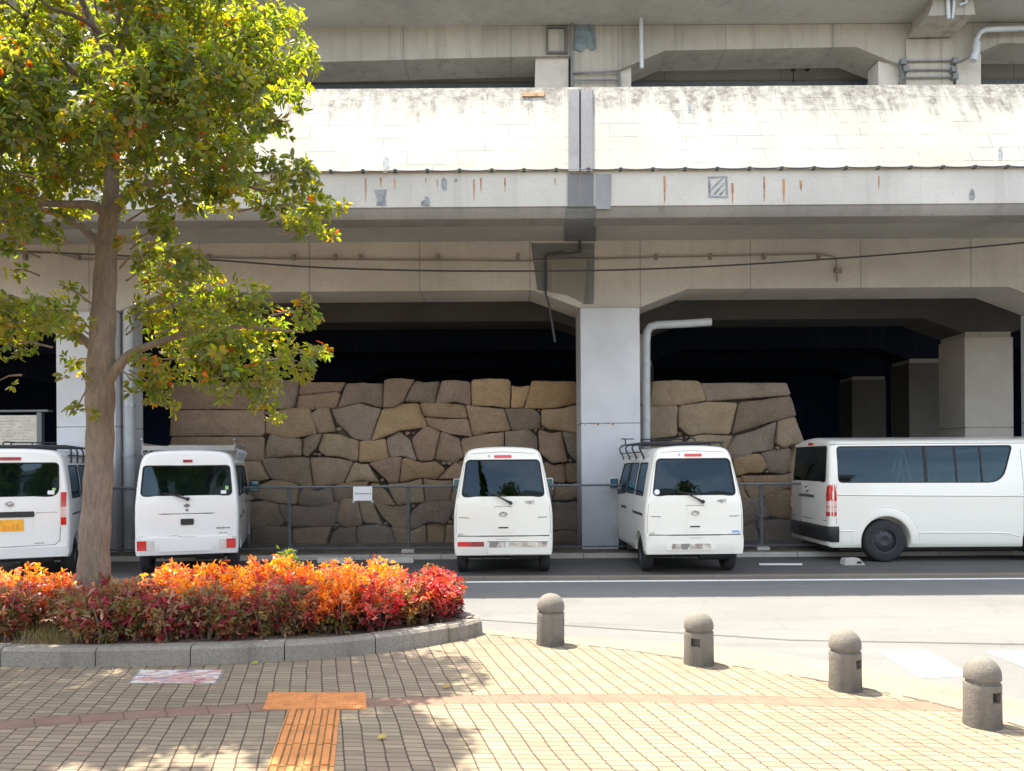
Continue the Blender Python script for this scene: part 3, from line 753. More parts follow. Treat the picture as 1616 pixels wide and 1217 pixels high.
upoly([(979, 112), (996, 104), (996, 260), (979, 260)], pmat('pale_panel', (.5, .47, .42)), 'pale_panel', UD + .1, UD + .6, UD + .1)
# soffit and outer edge of the upper deck
bm = NBM(); prism(bm, [(UD - 1.2, uz(42) + .02), (34, uz(42) + .02), (34, uz(42) + 1.2), (UD - 1.2, uz(42) + 1.2)], 'x', -60, 60); obj('deck_slab', bm, M['soffit'], UT, 0)
bm = NBM(); prism(bm, [(UD - 1.5, uz(42) + .3), (UD - 1.21, uz(42) + .3), (UD - 1.21, uz(42) + 2.0), (UD - 1.5, uz(42) + 2.0)], 'x', -60, 60); obj('outer_parapet', bm, M['fascia'], UT, 0)
bm = NBM(); box(bm, -60, 60, UD + 1.6, UD + 1.8, PAR_ZB + .301, uz(42)); obj('panel_wall', bm, M['panel'], UT, 0)
bm = NBM(); box(bm, -60, 60, UD + 1.50, UD + 1.59, PAR_ZB + .302, P(808, 131, UD + 1.5).z + 0, 0); obj('blue_rail', bm, pmat('blue_grey_sheet', (.16, .19, .23), .6), UT, 0)
# capital box above the right column
upoly([(1440, 18), (1500, 10), (1499, 30), (1503, 58), (1432, 60), (1438, 44)], M['upper'], 'capital', UD - .9, UD - .06, UD - .06)
bm = NBM()
def urun(pts, r, D, seg=8): tube(bm, [P(x, y, D) for x, y in pts], r, seg)
urun([(1012, -60), (1012, 60), (1013, 108)], .045, UD - .25); obj('vertical_pipe', bm, M['pipe'], UT, 50)
bm = NBM(); urun([(1700, 42), (1575, 46), (1556, 47), (1547, 51), (1541, 62), (1540, 70)], .06, UD - .2); urun([(1541, 68), (1540, 84), (1535, 96)], .085, UD - .2); obj('elbow_pipe', bm, M['pipe'], UT, 50)
for pp, r_ in (([(1494, -40), (1496, 10), (1497, 30)], .04), ([(1507, -40), (1505, 10), (1503, 30)], .03), ([(1514, -40), (1525, 4), (1514, 8)], .03)):
    bm = NBM(); urun(pp, r_, UD - .95); obj('vertical_pipe', bm, M['pipe'], UT, 50)
bm = NBM()
for (x0, x1, ys) in ((905, 977, (115, 127)), (1424, 1508, (97, 111, 123))):
    for y in ys: bm = NBM(); urun([(x0, y), ((x0 + x1) / 2, y - .5), (x1, y - 1)], .020, UD - .09, 6); obj('column_strap', bm, M['strap'], UT, 50)
for (x, y) in ((1506, 97), (1504, 111), (1506, 122), (1424, 99), (1428, 110)): p = P(x, y, UD - .09); bm = NBM(); box(bm, p.x - .06, p.x + .06, UD - .16, UD - .04, p.z - .06, p.z + .06); obj('strap_clamp', bm, M['strap'], UT, 0)
for pp, r_ in (([(1424, 97), (1420, 108), (1424, 116), (1420, 132)], .035), ([(977, 113), (978, 140)], .03), ([(902.5, -60), (902.5, 141)], .03)):
    bm = NBM(); urun(pp, r_, UD - .075, 6); obj('conduit', bm, M['strap'], UT, 50)
bm = NBM()
for (a, b, c, d) in ((862, 864, 44, 86), (891, 896, 42, 86), (864, 891, 44, 46), (864, 891, 83, 86)):
    p, q = P(a, c, UD), P(b, d, UD); box(bm, p.x, q.x, UD - .06, UD - .002, q.z, p.z)
p, q = P(865, 47, UD), P(890, 82, UD); box(bm, p.x, q.x, UD - .02, UD - .001, q.z, p.z, mi=1)
obj('junction_box', bm, [pmat('box_frame', (.10, .10, .10), .6), M['upper']], UT, 0)
bm = NBM(); slab_on(lambda x, y, o: P(x, y, UD - .02 - o), [(908, 36), (925, 34), (938, 40), (941, 76), (934, 80), (926, 72), (918, 82), (906, 78)], .01); obj('blue_stain', bm, pmat('blue_grey_stain', (.14, .18, .20), .8, var=.3), UT, 0)
bm = NBM(); urun([(1234, 106), (1252, 107), (1276, 106)], .02, UD + 1.45, 6)
for x in (1252, 1274): p = P(x, 107, UD + 1.45); box(bm, p.x - .04, p.x + .04, UD + 1.4, UD + 1.49, p.z - .07, p.z + .07)
urun([(1252, 82), (1252, 130)], .012, UD + 1.47, 5); obj('bracket', bm, M['dpipe'], UT, 40)

# ------------------------------------------------------------------ stone wall
def stone_wall():
    D = 14.75
    rs = random.Random(11)
    def wp(x, y): p = P(x, y, D); return (p.x, p.z)
    base_y = [603, 645, 687, 726, 762, 796, 832, 884]
    def cy(k, x):
        amp = 0 if k == 0 else (13 if k < 7 else 0)
        y = base_y[k] + amp * noise.noise(Vector((x / 62.0, k * 7.3, 1.7))) * 1.5 + amp * .5 * noise.noise(Vector((x / 21.0, k * 3.3, 5.1)))
        if x > 1040 and k: y -= (x - 1040) * (.15 - .008 * k)
        if x > 1040 and k > 0: y += 6
        return y
    def xr(y): return 1238 + (y - 600) * .33
    bm = NBM(); lay = bm.loops.layers.float_color.new('tint')
    pal = [(.28, .215, .155), (.255, .20, .15), (.29, .235, .175), (.245, .20, .16), (.30, .23, .155), (.31, .255, .18), (.245, .21, .175), (.285, .21, .16), (.33, .245, .15), (.225, .185, .15)]
    cnt = [0]
    def stone(poly, tint=None, pil=1.0):
        """poly: photo-pixel corners, clockwise or not; rounded, roughened, domed"""
        cnt[0] += 1; i = cnt[0]
        W = [wp(*q) for q in poly]
        # chamfer the corners
        ch = []
        n = len(W)
        for k in range(n):
            a, b, c = W[k - 1], W[k], W[(k + 1) % n]
            for o in (a, c):
                L = math.hypot(o[0] - b[0], o[1] - b[1]); t = min(.45, rs.uniform(.010, .06) / max(L, .01))
                ch.append((b[0] + (o[0] - b[0]) * t, b[1] + (o[1] - b[1]) * t))
        cx = sum(v[0] for v in ch) / len(ch); cz = sum(v[1] for v in ch) / len(ch)
        pts = []
        for a, b in zip(ch, ch[1:] + ch[:1]):
            L = math.hypot(b[0] - a[0], b[1] - a[1]); m = max(1, int(L / .09))
            for k in range(m):
                t = k / m; pts.append((a[0] + (b[0] - a[0]) * t, a[1] + (b[1] - a[1]) * t))
        g = rs.uniform(.002, .008); ring0 = []
        for x, z in pts:
            d = math.hypot(x - cx, z - cz) or .001
            q = 1 - (g + rs.uniform(-.005, .007)) / d
            ring0.append((cx + (x - cx) * q, cz + (z - cz) * q))
        yo = rs.uniform(-.045, .03) if pil > .5 else -.02
        base = Vector(tint or pal[rs.randrange(len(pal))]) * rs.uniform(1.05, 1.38)
        base = Vector((base.x * 1.02, base.y * .975, base.z * .92))
        tx, tz = rs.uniform(-.12, .12) * pil, rs.uniform(-.14, .10) * pil
        rings = []
        for (s_, y) in ((1.0, .18), (1.0, .0), (.985, -.024), (.94, -.040), (.62, -.050), (.3, -.054)):
            ring = []
            for (x, z) in ring0:
                X, Z = cx + (x - cx) * s_, cz + (z - cz) * s_
                nn = noise.noise(Vector((X * 2.8, Z * 2.8, i * 3.1))) * .05 + noise.noise(Vector((X * 10, Z * 10, i))) * .014 + (X - cx) * tx + (Z - cz) * tz
                ring.append(bm.verts.new((X, D + y * pil + yo + (nn if y < .01 else 0), Z)))
            rings.append(ring)
        c = bm.verts.new((cx, D - .07 * pil + yo + noise.noise(Vector((cx * 2.8, cz * 2.8, i * 3.1))) * .05, cz))
        fs = []; n = len(ring0)
        for a, b in zip(rings, rings[1:]):
            for k in range(n): fs.append(bm.faces.new((a[k], a[(k + 1) % n], b[(k + 1) % n], b[k])))
        for k in range(n): fs.append(bm.faces.new((rings[-1][k], rings[-1][(k + 1) % n], c)))
        for f in fs:
            for l in f.loops: l[lay] = (base.x, base.y, base.z, 1)
    def filler(x, y, r):
        n = rs.randrange(4, 7); a0 = rs.uniform(0, 6)
        stone([(x + r * rs.uniform(.7, 1.2) * math.cos(a0 + k / n * 6.283), y + r * .8 * rs.uniform(.7, 1.2) * math.sin(a0 + k / n * 6.283)) for k in range(n)], None, .7)
    for k in range(7):
        x = 268.0; x1max = xr(base_y[k] + 20); joints = []
        tl = 0.0
        while x < x1max - 22:
            if x < 300 and k < 3: wd = 151
            elif x < 420: wd = rs.uniform(48, 80)
            elif x > 1050: wd = rs.choice((46, 60, 84, 112)) * rs.uniform(.85, 1.1)
            else: wd = rs.choice((28, 38, 44, 50, 56, 64, 76)) * rs.uniform(.88, 1.12)
            if x + wd > x1max - 26: wd = x1max - x
            last = x + wd >= x1max - 1
            tr = 0 if last else rs.uniform(-9, 9)
            xa, xb = x, x + wd
            top = lambda q: cy(k, q) + (0 if k else rs_top)
            rs_top = rs.uniform(-6, 5) if k == 0 else 0
            def bot(q): return cy(k + 1, q)
            L0, L1 = xa + tl, xa - tl; R0, R1 = xb + tr, xb - tr
            if last: R0, R1 = xr(top(xb)), xr(bot(xb))
            if x < 269: L0 = L1 = 268
            mid = (xa + xb) / 2
            poly = [(L0, top(L0)), (mid, top(mid) + rs.uniform(-3, 3)), (R0, top(R0)), (R1, bot(R1)), (mid, bot(mid)), (L1, bot(L1))]
            if wd > 66 and 420 < x < 1040 and rs.random() < .18:       # two thin stones instead of one
                my = (top(mid) + bot(mid)) / 2 + rs.uniform(-5, 5); dl, dr = rs.uniform(-4, 4), rs.uniform(-4, 4)
                stone([poly[0], poly[1], poly[2], (xb, my + dr), (mid, my), (xa, my + dl)]); stone([(xa, my + dl), (mid, my), (xb, my + dr), poly[3], poly[4], poly[5]])
            else:
                j = 0 if wd < 100 else 0
                t = None
                flat = x < 300 and k < 3
                if flat: t = (.27, .21, .155)
                if k == 0 and (785 < mid < 900 or 495 < mid < 525): t = (.35, .25, .145)
                if k and rs.random() < .55:
                    # knock one corner off and set a pinning stone there
                    c = rs.choice((0, 2, 3, 5)); px_, py_ = poly[c]; sx = 1 if c in (0, 5) else -1; sy = 1 if c in (0, 2) else -1
                    e = rs.uniform(8, 15)
                    new = [(px_, py_ + sy * e), (px_ + sx * e * 1.2, py_)] if c in (0, 3) else [(px_ + sx * e * 1.2, py_), (px_, py_ + sy * e)]
                    if c == 3: new = [(px_, py_ + sy * e), (px_ + sx * e * 1.2, py_)]
                    if c == 0: new = [(px_, py_ + sy * e), (px_ + sx * e * 1.2, py_)]
                    poly = poly[:c] + new + poly[c + 1:]
                    filler(px_ + sx * e * .32, py_ + sy * e * .28, e * .42)
                if flat: poly = [(268, cy(k, 268) if k == 0 else base_y[k] + 2), (xb, base_y[k] + (0 if k == 0 else 2)), (xb, base_y[k + 1] + 1.5), (268, base_y[k + 1] + 1.5)]
                stone(poly, t, .35 if flat else 1.0)
            x = xb; tl = tr
    t = thing('stone_wall', 'old castle style wall of large irregular brown stones under the viaduct', 'wall')
    obj('stone_facing', bm, M['stone'], t, 55)
    bl, br, tr, tl = wp(267, 884), wp(xr(884), 884), wp(1238, 608), wp(268, 608)
    bm = NBM(); prism(bm, [(bl[0] + .06, 0), (br[0] - .08, 0), (tr[0] - .08, tr[1] - .03), (tl[0] + .06, tl[1] - .03)], 'y', D + .075, D + 1.3); obj('rubble_core', bm, M['mortar'], t, 0)
stone_wall()

# ------------------------------------------------------------------ chain-link fence, signs, pipes
def fence():
    D = 13.12; z0, z1 = .10, P(600, 768, D).z
    t = thing('chain_link_fence', 'grey chain link fence in front of the stone wall and the white columns', 'fence')
    x0, x1 = -8.2, 8.3
    bm = NBM(); tube(bm, [(x0, D, z1), (x1, D, z1)], .021, 8); obj('top_rail', bm, M['fence'], t)
    bm = NBM(); tube(bm, [(x0, D, z0 + .06), (x1, D, z0 + .06)], .014, 6); obj('bottom_rail', bm, M['fence'], t)
    px = [-8.1]; 
    for x in (-7.95, -5.92, -3.86, -1.80, .26, 2.32, 4.31, 6.37, 8.3):
        bm = NBM(); tube(bm, [(x, D + .04, 0), (x, D + .04, z1 + .01)], .03, 10); lathe(bm, [(.032, z1 + .008), (.025, z1 + .026), (.005, z1 + .034)], 10, 'z', (x, D + .04, 0))
        box(bm, x - .04, x + .04, D - .01, D + .08, .66, .68); obj('post', bm, M['fence'], t)
        bm = NBM(); box(bm, x - .11, x + .11, D - .08, D + .16, .05, .14, .012); obj('footing', bm, M['block'], t, 0)
    bm = NBM(); H = z1 - z0 - .05; s = .056; n = int((x1 - x0) / s)
    for k in range(-int(H / s), n):
        for d in (1, -1):
            a = x0 + k * s; b = a + H
            xa, xb = (a, b) if d > 0 else (b, a)
            za, zb = z0 + .04, z0 + .04 + H
            # clip to the fence length
            def cl(xq, zq, xo, zo):
                for lim, sg in ((x0, 1), (x1, -1)):
                    if (xq - lim) * sg < 0: f = (lim - xq) / (xo - xq); xq = lim; zq = zq + (zo - zq) * f
                return xq, zq
            if max(xa, xb) <= x0 or min(xa, xb) >= x1: continue
            A = cl(xa, za, xb, zb); B = cl(xb, zb, xa, za)
            tube(bm, [(A[0], D - .012 - .003 * d, A[1]), (B[0], D - .012 - .003 * d, B[1])], .0023, 3, False)
    obj('chain_link_mesh', bm, M['fence'], t, 0)
    # sign hung on the fence
    sg = thing('fence_sign', 'small white notice board hung on the chain link fence', 'sign')
    a, b = P(558, 768, D), P(588, 790, D)
    bm = NBM(); box(bm, a.x, b.x, D - .045, D - .03, b.z, a.z, .003); obj('sign_board', bm, M['sign'], sg, 0)
    bm = NBM(); zc = (a.z + b.z) / 2; x = a.x + .03
    while x < b.x - .04:
        wd = rnd.uniform(.012, .03); box(bm, x, x + wd, D - .047, D - .0445, zc - .010, zc + .010 * rnd.uniform(.4, 1)); x += wd + .007
    obj('lettering', bm, M['ink'], sg, 0)
    for x in (a.x + .0, b.x - .0): bm = NBM(); box(bm, x - .02, x + .025, D - .04, D - .02, b.z - .035, b.z + .0); obj('clip', bm, M['grey'], sg, 0)
fence()
def stop(px0, px1, py, label, z=0.0, h=.085, d=.14):
    a, b = G(px0, py, z), G(px1, py, z)
    bm = NBM(); prism(bm, [(a.y, z), (a.y + d, z), (a.y + d - .02, z + h), (a.y + .025, z + h)], 'x', a.x, b.x)
    bmesh.ops.bevel(bm, geom=bm.edges[:], offset=.008, segments=2, affect='EDGES')
    tag(obj('wheel_stop', bm, M['block'], smooth=0), label, 'wheel stop', 'concrete wheel stops in the parking lot')
stop(500, 556, 889, 'pale concrete wheel stop left of the pair behind the shrubs')
stop(593, 652, 889, 'pale concrete wheel stop left of the white van and right of the other stop')

def chock():
    a = G(1331, 892.5, 0); bm = NBM()
    prism(bm, [(a.x, 0), (a.x + .34, 0), (a.x + .24, .11), (a.x + .03, .10)], 'y', a.y - .02, a.y + .16)
    bmesh.ops.bevel(bm, geom=bm.edges[:], offset=.01, segments=2, affect='EDGES')
    box(bm, a.x + .20, a.x + .27, a.y - .0235, a.y - .01, .03, .065, mi=1)
    tag(obj('wheel_chock', bm, [M['block'], M['trim']], smooth=0), 'small pale concrete block against the rear wheel of the long van', 'wheel chock')
chock()

def pipe_thing(label, pts, D, r, collars=()):
    t = thing('drain_pipe', label, 'pipe', (0, 0, 0), 0)
    bm = NBM(); w3 = [P(x, y, D) for x, y in pts]; tube(bm, smoothline(w3, 1), r, 14); obj('pipe', bm, M['pipe'], t, 50)
    for (x, y) in collars: bm = NBM(); p = P(x, y, D); lathe(bm, [(r + .004, p.z - .03), (r + .013, p.z - .028), (r + .013, p.z + .028), (r + .004, p.z + .03)], 14, 'z', (p.x, p.y, 0)); obj('collar', bm, M['grey'], t, 50)
    return t
pipe_thing('tall grey pipe bending over to the right beside the middle white column', [(1020, 878), (1020, 700), (1020, 540), (1021.5, 524), (1026, 516), (1036, 513), (1080, 511), (1122, 508)], 13.75, .072, [(1020, 576), (1020, 660)])
p = P(1122, 508, 13.75)
pipe_thing('grey downpipe to the right of the white column behind the tree trunk', [(205, 880), (204, 700), (203, 600), (203, 460)], 13.6, .10, [(204, 719), (204, 772), (204, 640)])
t = thing('steel_post', 'dark grey steel post between the left white column and the downpipe', 'post')
bm = NBM(); a = P(190, 880, 13.72); box(bm, a.x - .06, a.x + .05, 13.70, 13.82, 0, ZC, .006); obj('post_shaft', bm, M['grey'], t, 0)
for zz in (.9, 2.2): bm = NBM(); box(bm, a.x - .07, a.x + .06, 13.692, 13.83, zz, zz + .04); obj('band', bm, M['dpipe'], t, 0)

def board():
    D = 13.9; t = thing('notice_board', 'cream notice board with dark metal frame behind the leftmost van', 'notice board')
    a, b = P(-60, 656, D), P(58, 697, D)
    bm = NBM(); box(bm, a.x, b.x, D, D + .03, P(0, 760, D).z, a.z, .004); obj('board_panel', bm, M['board'], t, 0)
    bm = NBM(); p = P(66, 650, D); box(bm, b.x + .015, b.x + .10, D - .02, D + .07, 0, p.z - .01)
    box(bm, a.x - .1, p.x + .14, D - .05, D + .12, p.z, p.z + .035); box(bm, a.x - .1, a.x - .02, D - .02, D + .07, 0, p.z - .01); obj('frame', bm, M['fence'], t, 0)
    bm = NBM()
    for k in range(9):
        z = a.z - .06 - k * .055; x = a.x + .1
        while x < b.x - .12:
            wd = rnd.uniform(.02, .09); 
            if rnd.random() < .8: box(bm, x, x + wd, D - .003, D - .001, z, z + .012)
            x += wd + .02
    obj('faded_print', bm, pmat('faded_ink', (.36, .35, .33), .8), t, 0)
board()
def cable():
    bm = NBM(); pts = [P(x, y, 12.6) for x, y in ((-200, 380), (30, 396), (200, 404), (330, 410), (500, 422), (660, 427), (800, 428), (930, 427), (1040, 424), (1200, 416), (1400, 402), (1616, 383), (1900, 352))]
    tube(bm, smoothline(pts, 6), .014, 6); tag(obj('overhead_cable', bm, M['dpipe']), 'black overhead cable sagging across the beam of the viaduct', 'cable')
cable()
# ------------------------------------------------------------------ vans
def patch2d(poly, fn, th=.006, step=.12):
    """flat outline in (u, v), cut into strips, bent onto a surface by fn(u, v, offset)"""
    bm = NBM(); vs = [bm.verts.new((p[0], p[1], 0)) for p in poly]; bm.faces.new(vs)
    for ax in (0, 1):
        lo = min(p[ax] for p in poly); hi = max(p[ax] for p in poly); n = max(1, int((hi - lo) / step))
        for k in range(1, n):
            c = Vector((0, 0, 0)); c[ax] = lo + (hi - lo) * k / n; nn = Vector((0, 0, 0)); nn[ax] = 1
            bmesh.ops.bisect_plane(bm, geom=bm.verts[:] + bm.edges[:] + bm.faces[:], plane_co=c, plane_no=nn)
    F0 = [[v for v in f.verts] for f in bm.faces]; co = {v: (v.co.x, v.co.y) for v in bm.verts}
    back = {v: bm.verts.new(fn(co[v][0], co[v][1], -th)) for v in co}
    bd = [e for e in bm.edges if e.is_boundary]
    sides = [(e.verts[0], e.verts[1]) for e in bd]
    for v in co: v.co = fn(co[v][0], co[v][1], 0)
    for f in F0: bm.faces.new([back[v] for v in f[::-1]])
    for a, b in sides: bm.faces.new((a, b, back[b], back[a]))
    return bm
def rpoly(pts, r, n=5):
    out = []
    m = len(pts)
    for i in range(m):
        a, b, c = Vector(pts[i - 1]), Vector(pts[i]), Vector(pts[(i + 1) % m])
        rr = r[i] if isinstance(r, (list, tuple)) else r
        d1 = (a - b).normalized(); d2 = (c - b).normalized()
        p, q = b + d1 * rr, b + d2 * rr
        for k in range(n + 1):
            t = k / n; s = (1 - t) ** 2 * p + 2 * t * (1 - t) * b + t * t * q; out.append((s.x, s.y))
    return out
CAP = [(1.0, .085), (.994, .05), (.98, .024), (.96, .008), (.93, .0)]
class Van:
    def __init__(s, half, L, lean, front, zc=.95, lean_z=1.06, capd=1.0):
        h = smoothline(half, 4); s.half = [(p.x, p.y) for p in h]; s.L, s.lean, s.lz, s.front, s.zc, s.cd = L, lean, lean_z, front, zc, capd
        right = s.half; left = [(-x, z) for x, z in s.half[::-1][1:]]
        s.out = right + left
        z0 = s.half[0][1]; x0 = s.half[0][0]
        s.bot = [(-x0 + 2 * x0 * k / 7, z0) for k in range(1, 7)]
        s.w = max(p[0] for p in s.half)
    def yr(s, z): return max(0, z - s.lz) * s.lean
    def yf(s, z):
        return s.L - s.front(z)
    def X(s, z):
        h = s.half
        for a, b in zip(h, h[1:]):
            if a[1] <= z <= b[1] and b[1] > a[1]: return a[0] + (b[0] - a[0]) * (z - a[1]) / (b[1] - a[1])
        return h[0][0] if z < h[0][1] else h[-1][0]
    def smax(s, x, z):
        """how far out (0..1) the point lies towards the outline, along the ray from the centre"""
        ring = s.out + s.bot
        dx, dz = x, z - s.zc
        if abs(dx) + abs(dz) < 1e-6: return 0
        best = 0
        for a, b in zip(ring, ring[1:] + ring[:1]):
            ax, az, bx, bz = a[0], a[1] - s.zc, b[0], b[1] - s.zc
            den = dx * (bz - az) - dz * (bx - ax)
            if abs(den) < 1e-9: continue
            t = (ax * (bz - az) - az * (bx - ax)) / den; u = (ax * dz - az * dx) / den
            if t > 0 and -1e-6 <= u <= 1 + 1e-6: best = max(best, 1 / t) if best == 0 else best
        return best
    def cap(s, k):
        if k < .93: return -.02 * (1 - (k / .93) ** 2)
        for (a, da), (b, db) in zip(CAP, CAP[1:]):
            if b <= k <= a: return (db + (da - db) * (k - b) / (a - b)) * s.cd
        return CAP[0][1] * s.cd
    def rear(s, x, z, off=0):                 # off > 0 stands proud of the tailgate
        return Vector((x, s.yr(z) + s.cap(s.smax(x, z)) - off, z))
    def side(s, y, z, off=0, sg=1): return Vector((sg * (s.X(z) + off), y, z))
    def shell(s, ins=0, zfloor=None):
        ring = s.out + s.bot
        if ins:
            ring = [(max(0, abs(x) - ins) * (1 if x > 0 else -1), max(zfloor, z - (ins if z > 1.4 else 0))) for x, z in ring]
        bm = NBM(); rows = []
        y0, y1 = (ins + .02, ins + .05) if ins else (0, 0)
        prof = [(q, d, 0) for q, d in [(.3, -.018), (.62, -.011)] + [(k, d * s.cd) for k, d in CAP[::-1]]]
        def row(sc, fn): return [bm.verts.new((x * sc, fn(s.zc + (z - s.zc) * sc), s.zc + (z - s.zc) * sc)) for x, z in ring]
        for sc, d, _ in prof: rows.append(row(sc, lambda z: s.yr(z) + d + y0))
        for t in (.15, .3, .45, .6, .75, .9):
            rows.append([bm.verts.new((x, (s.yr(z) + .09 + y0) * (1 - t) + (s.yf(z) - .09 - y1) * t, z)) for x, z in ring])
        for sc, d, _ in prof[::-1]: rows.append(row(sc, lambda z: s.yf(z) - d - y1))
        n = len(ring)
        for a, b in zip(rows, rows[1:]):
            for k in range(n): bm.faces.new((a[k], a[(k + 1) % n], b[(k + 1) % n], b[k]))
        c0 = bm.verts.new((0, s.yr(s.zc) - .02 + y0, s.zc)); c1 = bm.verts.new((0, s.yf(s.zc) + .02 - y1, s.zc))
        for k in range(n):
            bm.faces.new((rows[0][(k + 1) % n], rows[0][k], c0)); bm.faces.new((rows[-1][k], rows[-1][(k + 1) % n], c1))
        bmesh.ops.recalc_face_normals(bm, faces=bm.faces[:]); return bm
def boolean_body(name, bm, cutters, mat, parent):
    tmp = []
    me = bpy.data.meshes.new(name); bm.to_mesh(me); bm.free(); me.materials.append(mat); me.materials.append(M['inside'])
    o = bpy.data.objects.new(name + '_src', me); COL.objects.link(o); tmp.append(o)
    for b, mi in cutters:
        bmesh.ops.recalc_face_normals(b, faces=b.faces[:])
        for f in b.faces: f.material_index = mi
        m2 = bpy.data.meshes.new('cut'); b.to_mesh(m2); b.free(); m2.materials.append(mat); m2.materials.append(M['inside'])
        c = bpy.data.objects.new('cut', m2); COL.objects.link(c); tmp.append(c)
        md = o.modifiers.new('b', 'BOOLEAN'); md.object = c; md.operation = 'DIFFERENCE'; md.solver = 'EXACT'
    dg = bpy.context.evaluated_depsgraph_get(); dg.update()
    res = bpy.data.meshes.new_from_object(o.evaluated_get(dg))
    res.name = name
    for t in tmp: bpy.data.objects.remove(t)
    res.materials.clear()
    return link(name, res, [mat, M['inside']], parent, 32)
def ring_tube(poly, fn, r, off=.0):
    bm = NBM(); pts = [fn(p[0], p[1], off) for p in poly]
    n = len(pts); seg = 6; rings = []
    for i in range(n):
        d = (pts[(i + 1) % n] - pts[i - 1]).normalized(); up = d.orthogonal().normalized()
        ref = (fn(poly[i][0], poly[i][1], .05) - pts[i]).normalized(); s_ = d.cross(ref).normalized(); ref = s_.cross(d)
        rings.append([bm.verts.new(pts[i] + (ref * math.cos(a) * .5 + s_ * math.sin(a)) * r) for a in [2 * math.pi * k / seg for k in range(seg)]])
    for i in range(n):
        for k in range(seg): bm.faces.new((rings[i][k], rings[i][(k + 1) % seg], rings[(i + 1) % n][(k + 1) % seg], rings[(i + 1) % n][k]))
    return bm
def wheel(parent, x, y, r, wd, rimr, side):
    w_ = bpy.data.objects.new('wheel', None); COL.objects.link(w_); w_.parent = parent; w_.location = (x, y, r)
    bm = NBM(); h = wd / 2; lathe(bm, [(rimr, -h * .9), (r * .86, -h), (r * .97, -h * .82), (r, -h * .5), (r, h * .5), (r * .97, h * .82), (r * .86, h), (rimr, h * .9), (rimr * .99, 0), (rimr, -h * .9)], 40, 'x', cap=False)
    for k in (-.35, 0, .35): pass
    obj('tyre', bm, M['tyre'], w_, 50)
    bm = NBM(); s_ = side
    lathe(bm, [(rimr * 1.01, -s_ * h * .6), (rimr * 1.01, s_ * h * .88), (rimr * .92, s_ * h * .86), (rimr * .86, s_ * h * .45), (rimr * .55, s_ * h * .62), (rimr * .35, s_ * h * .72), (rimr * .22, s_ * h * .60), (.01, s_ * h * .62)], 32, 'x')
    for k in range(5):
        a = 2 * math.pi * k / 5; lathe(bm, [(.012, s_ * h * .6), (.011, s_ * h * .80)], 6, 'x', (0, rimr * .42 * math.cos(a), rimr * .42 * math.sin(a)))
    obj('rim', bm, M['rim'], w_, 40)
    bm = NBM()
    for k in range(10):
        a = 2 * math.pi * (k + .5) / 10; lathe(bm, [(rimr * .085, s_ * h * .50), (rimr * .08, s_ * h * .57)], 8, 'x', (0, rimr * .70 * math.cos(a), rimr * .70 * math.sin(a)))
    obj('rim_holes', bm, M['trim'], w_, 0)
    return w_
def seat(parent, x, y, wd=.46, z=.62):
    bm = NBM(); box(bm, x - wd / 2, x + wd / 2, y - .22, y + .28, z, z + .14, .04)
    vs = len(bm.verts); box(bm, x - wd / 2, x + wd / 2, y - .30, y - .16, z + .1, z + .66, .05)
    box(bm, x - .13, x + .13, y - .30, y - .20, z + .69, z + .87, .04); box(bm, x - .05, x + .05, y - .26, y - .24, z + .6, z + .72)
    obj('seat', bm, M['seat'], parent, 40)

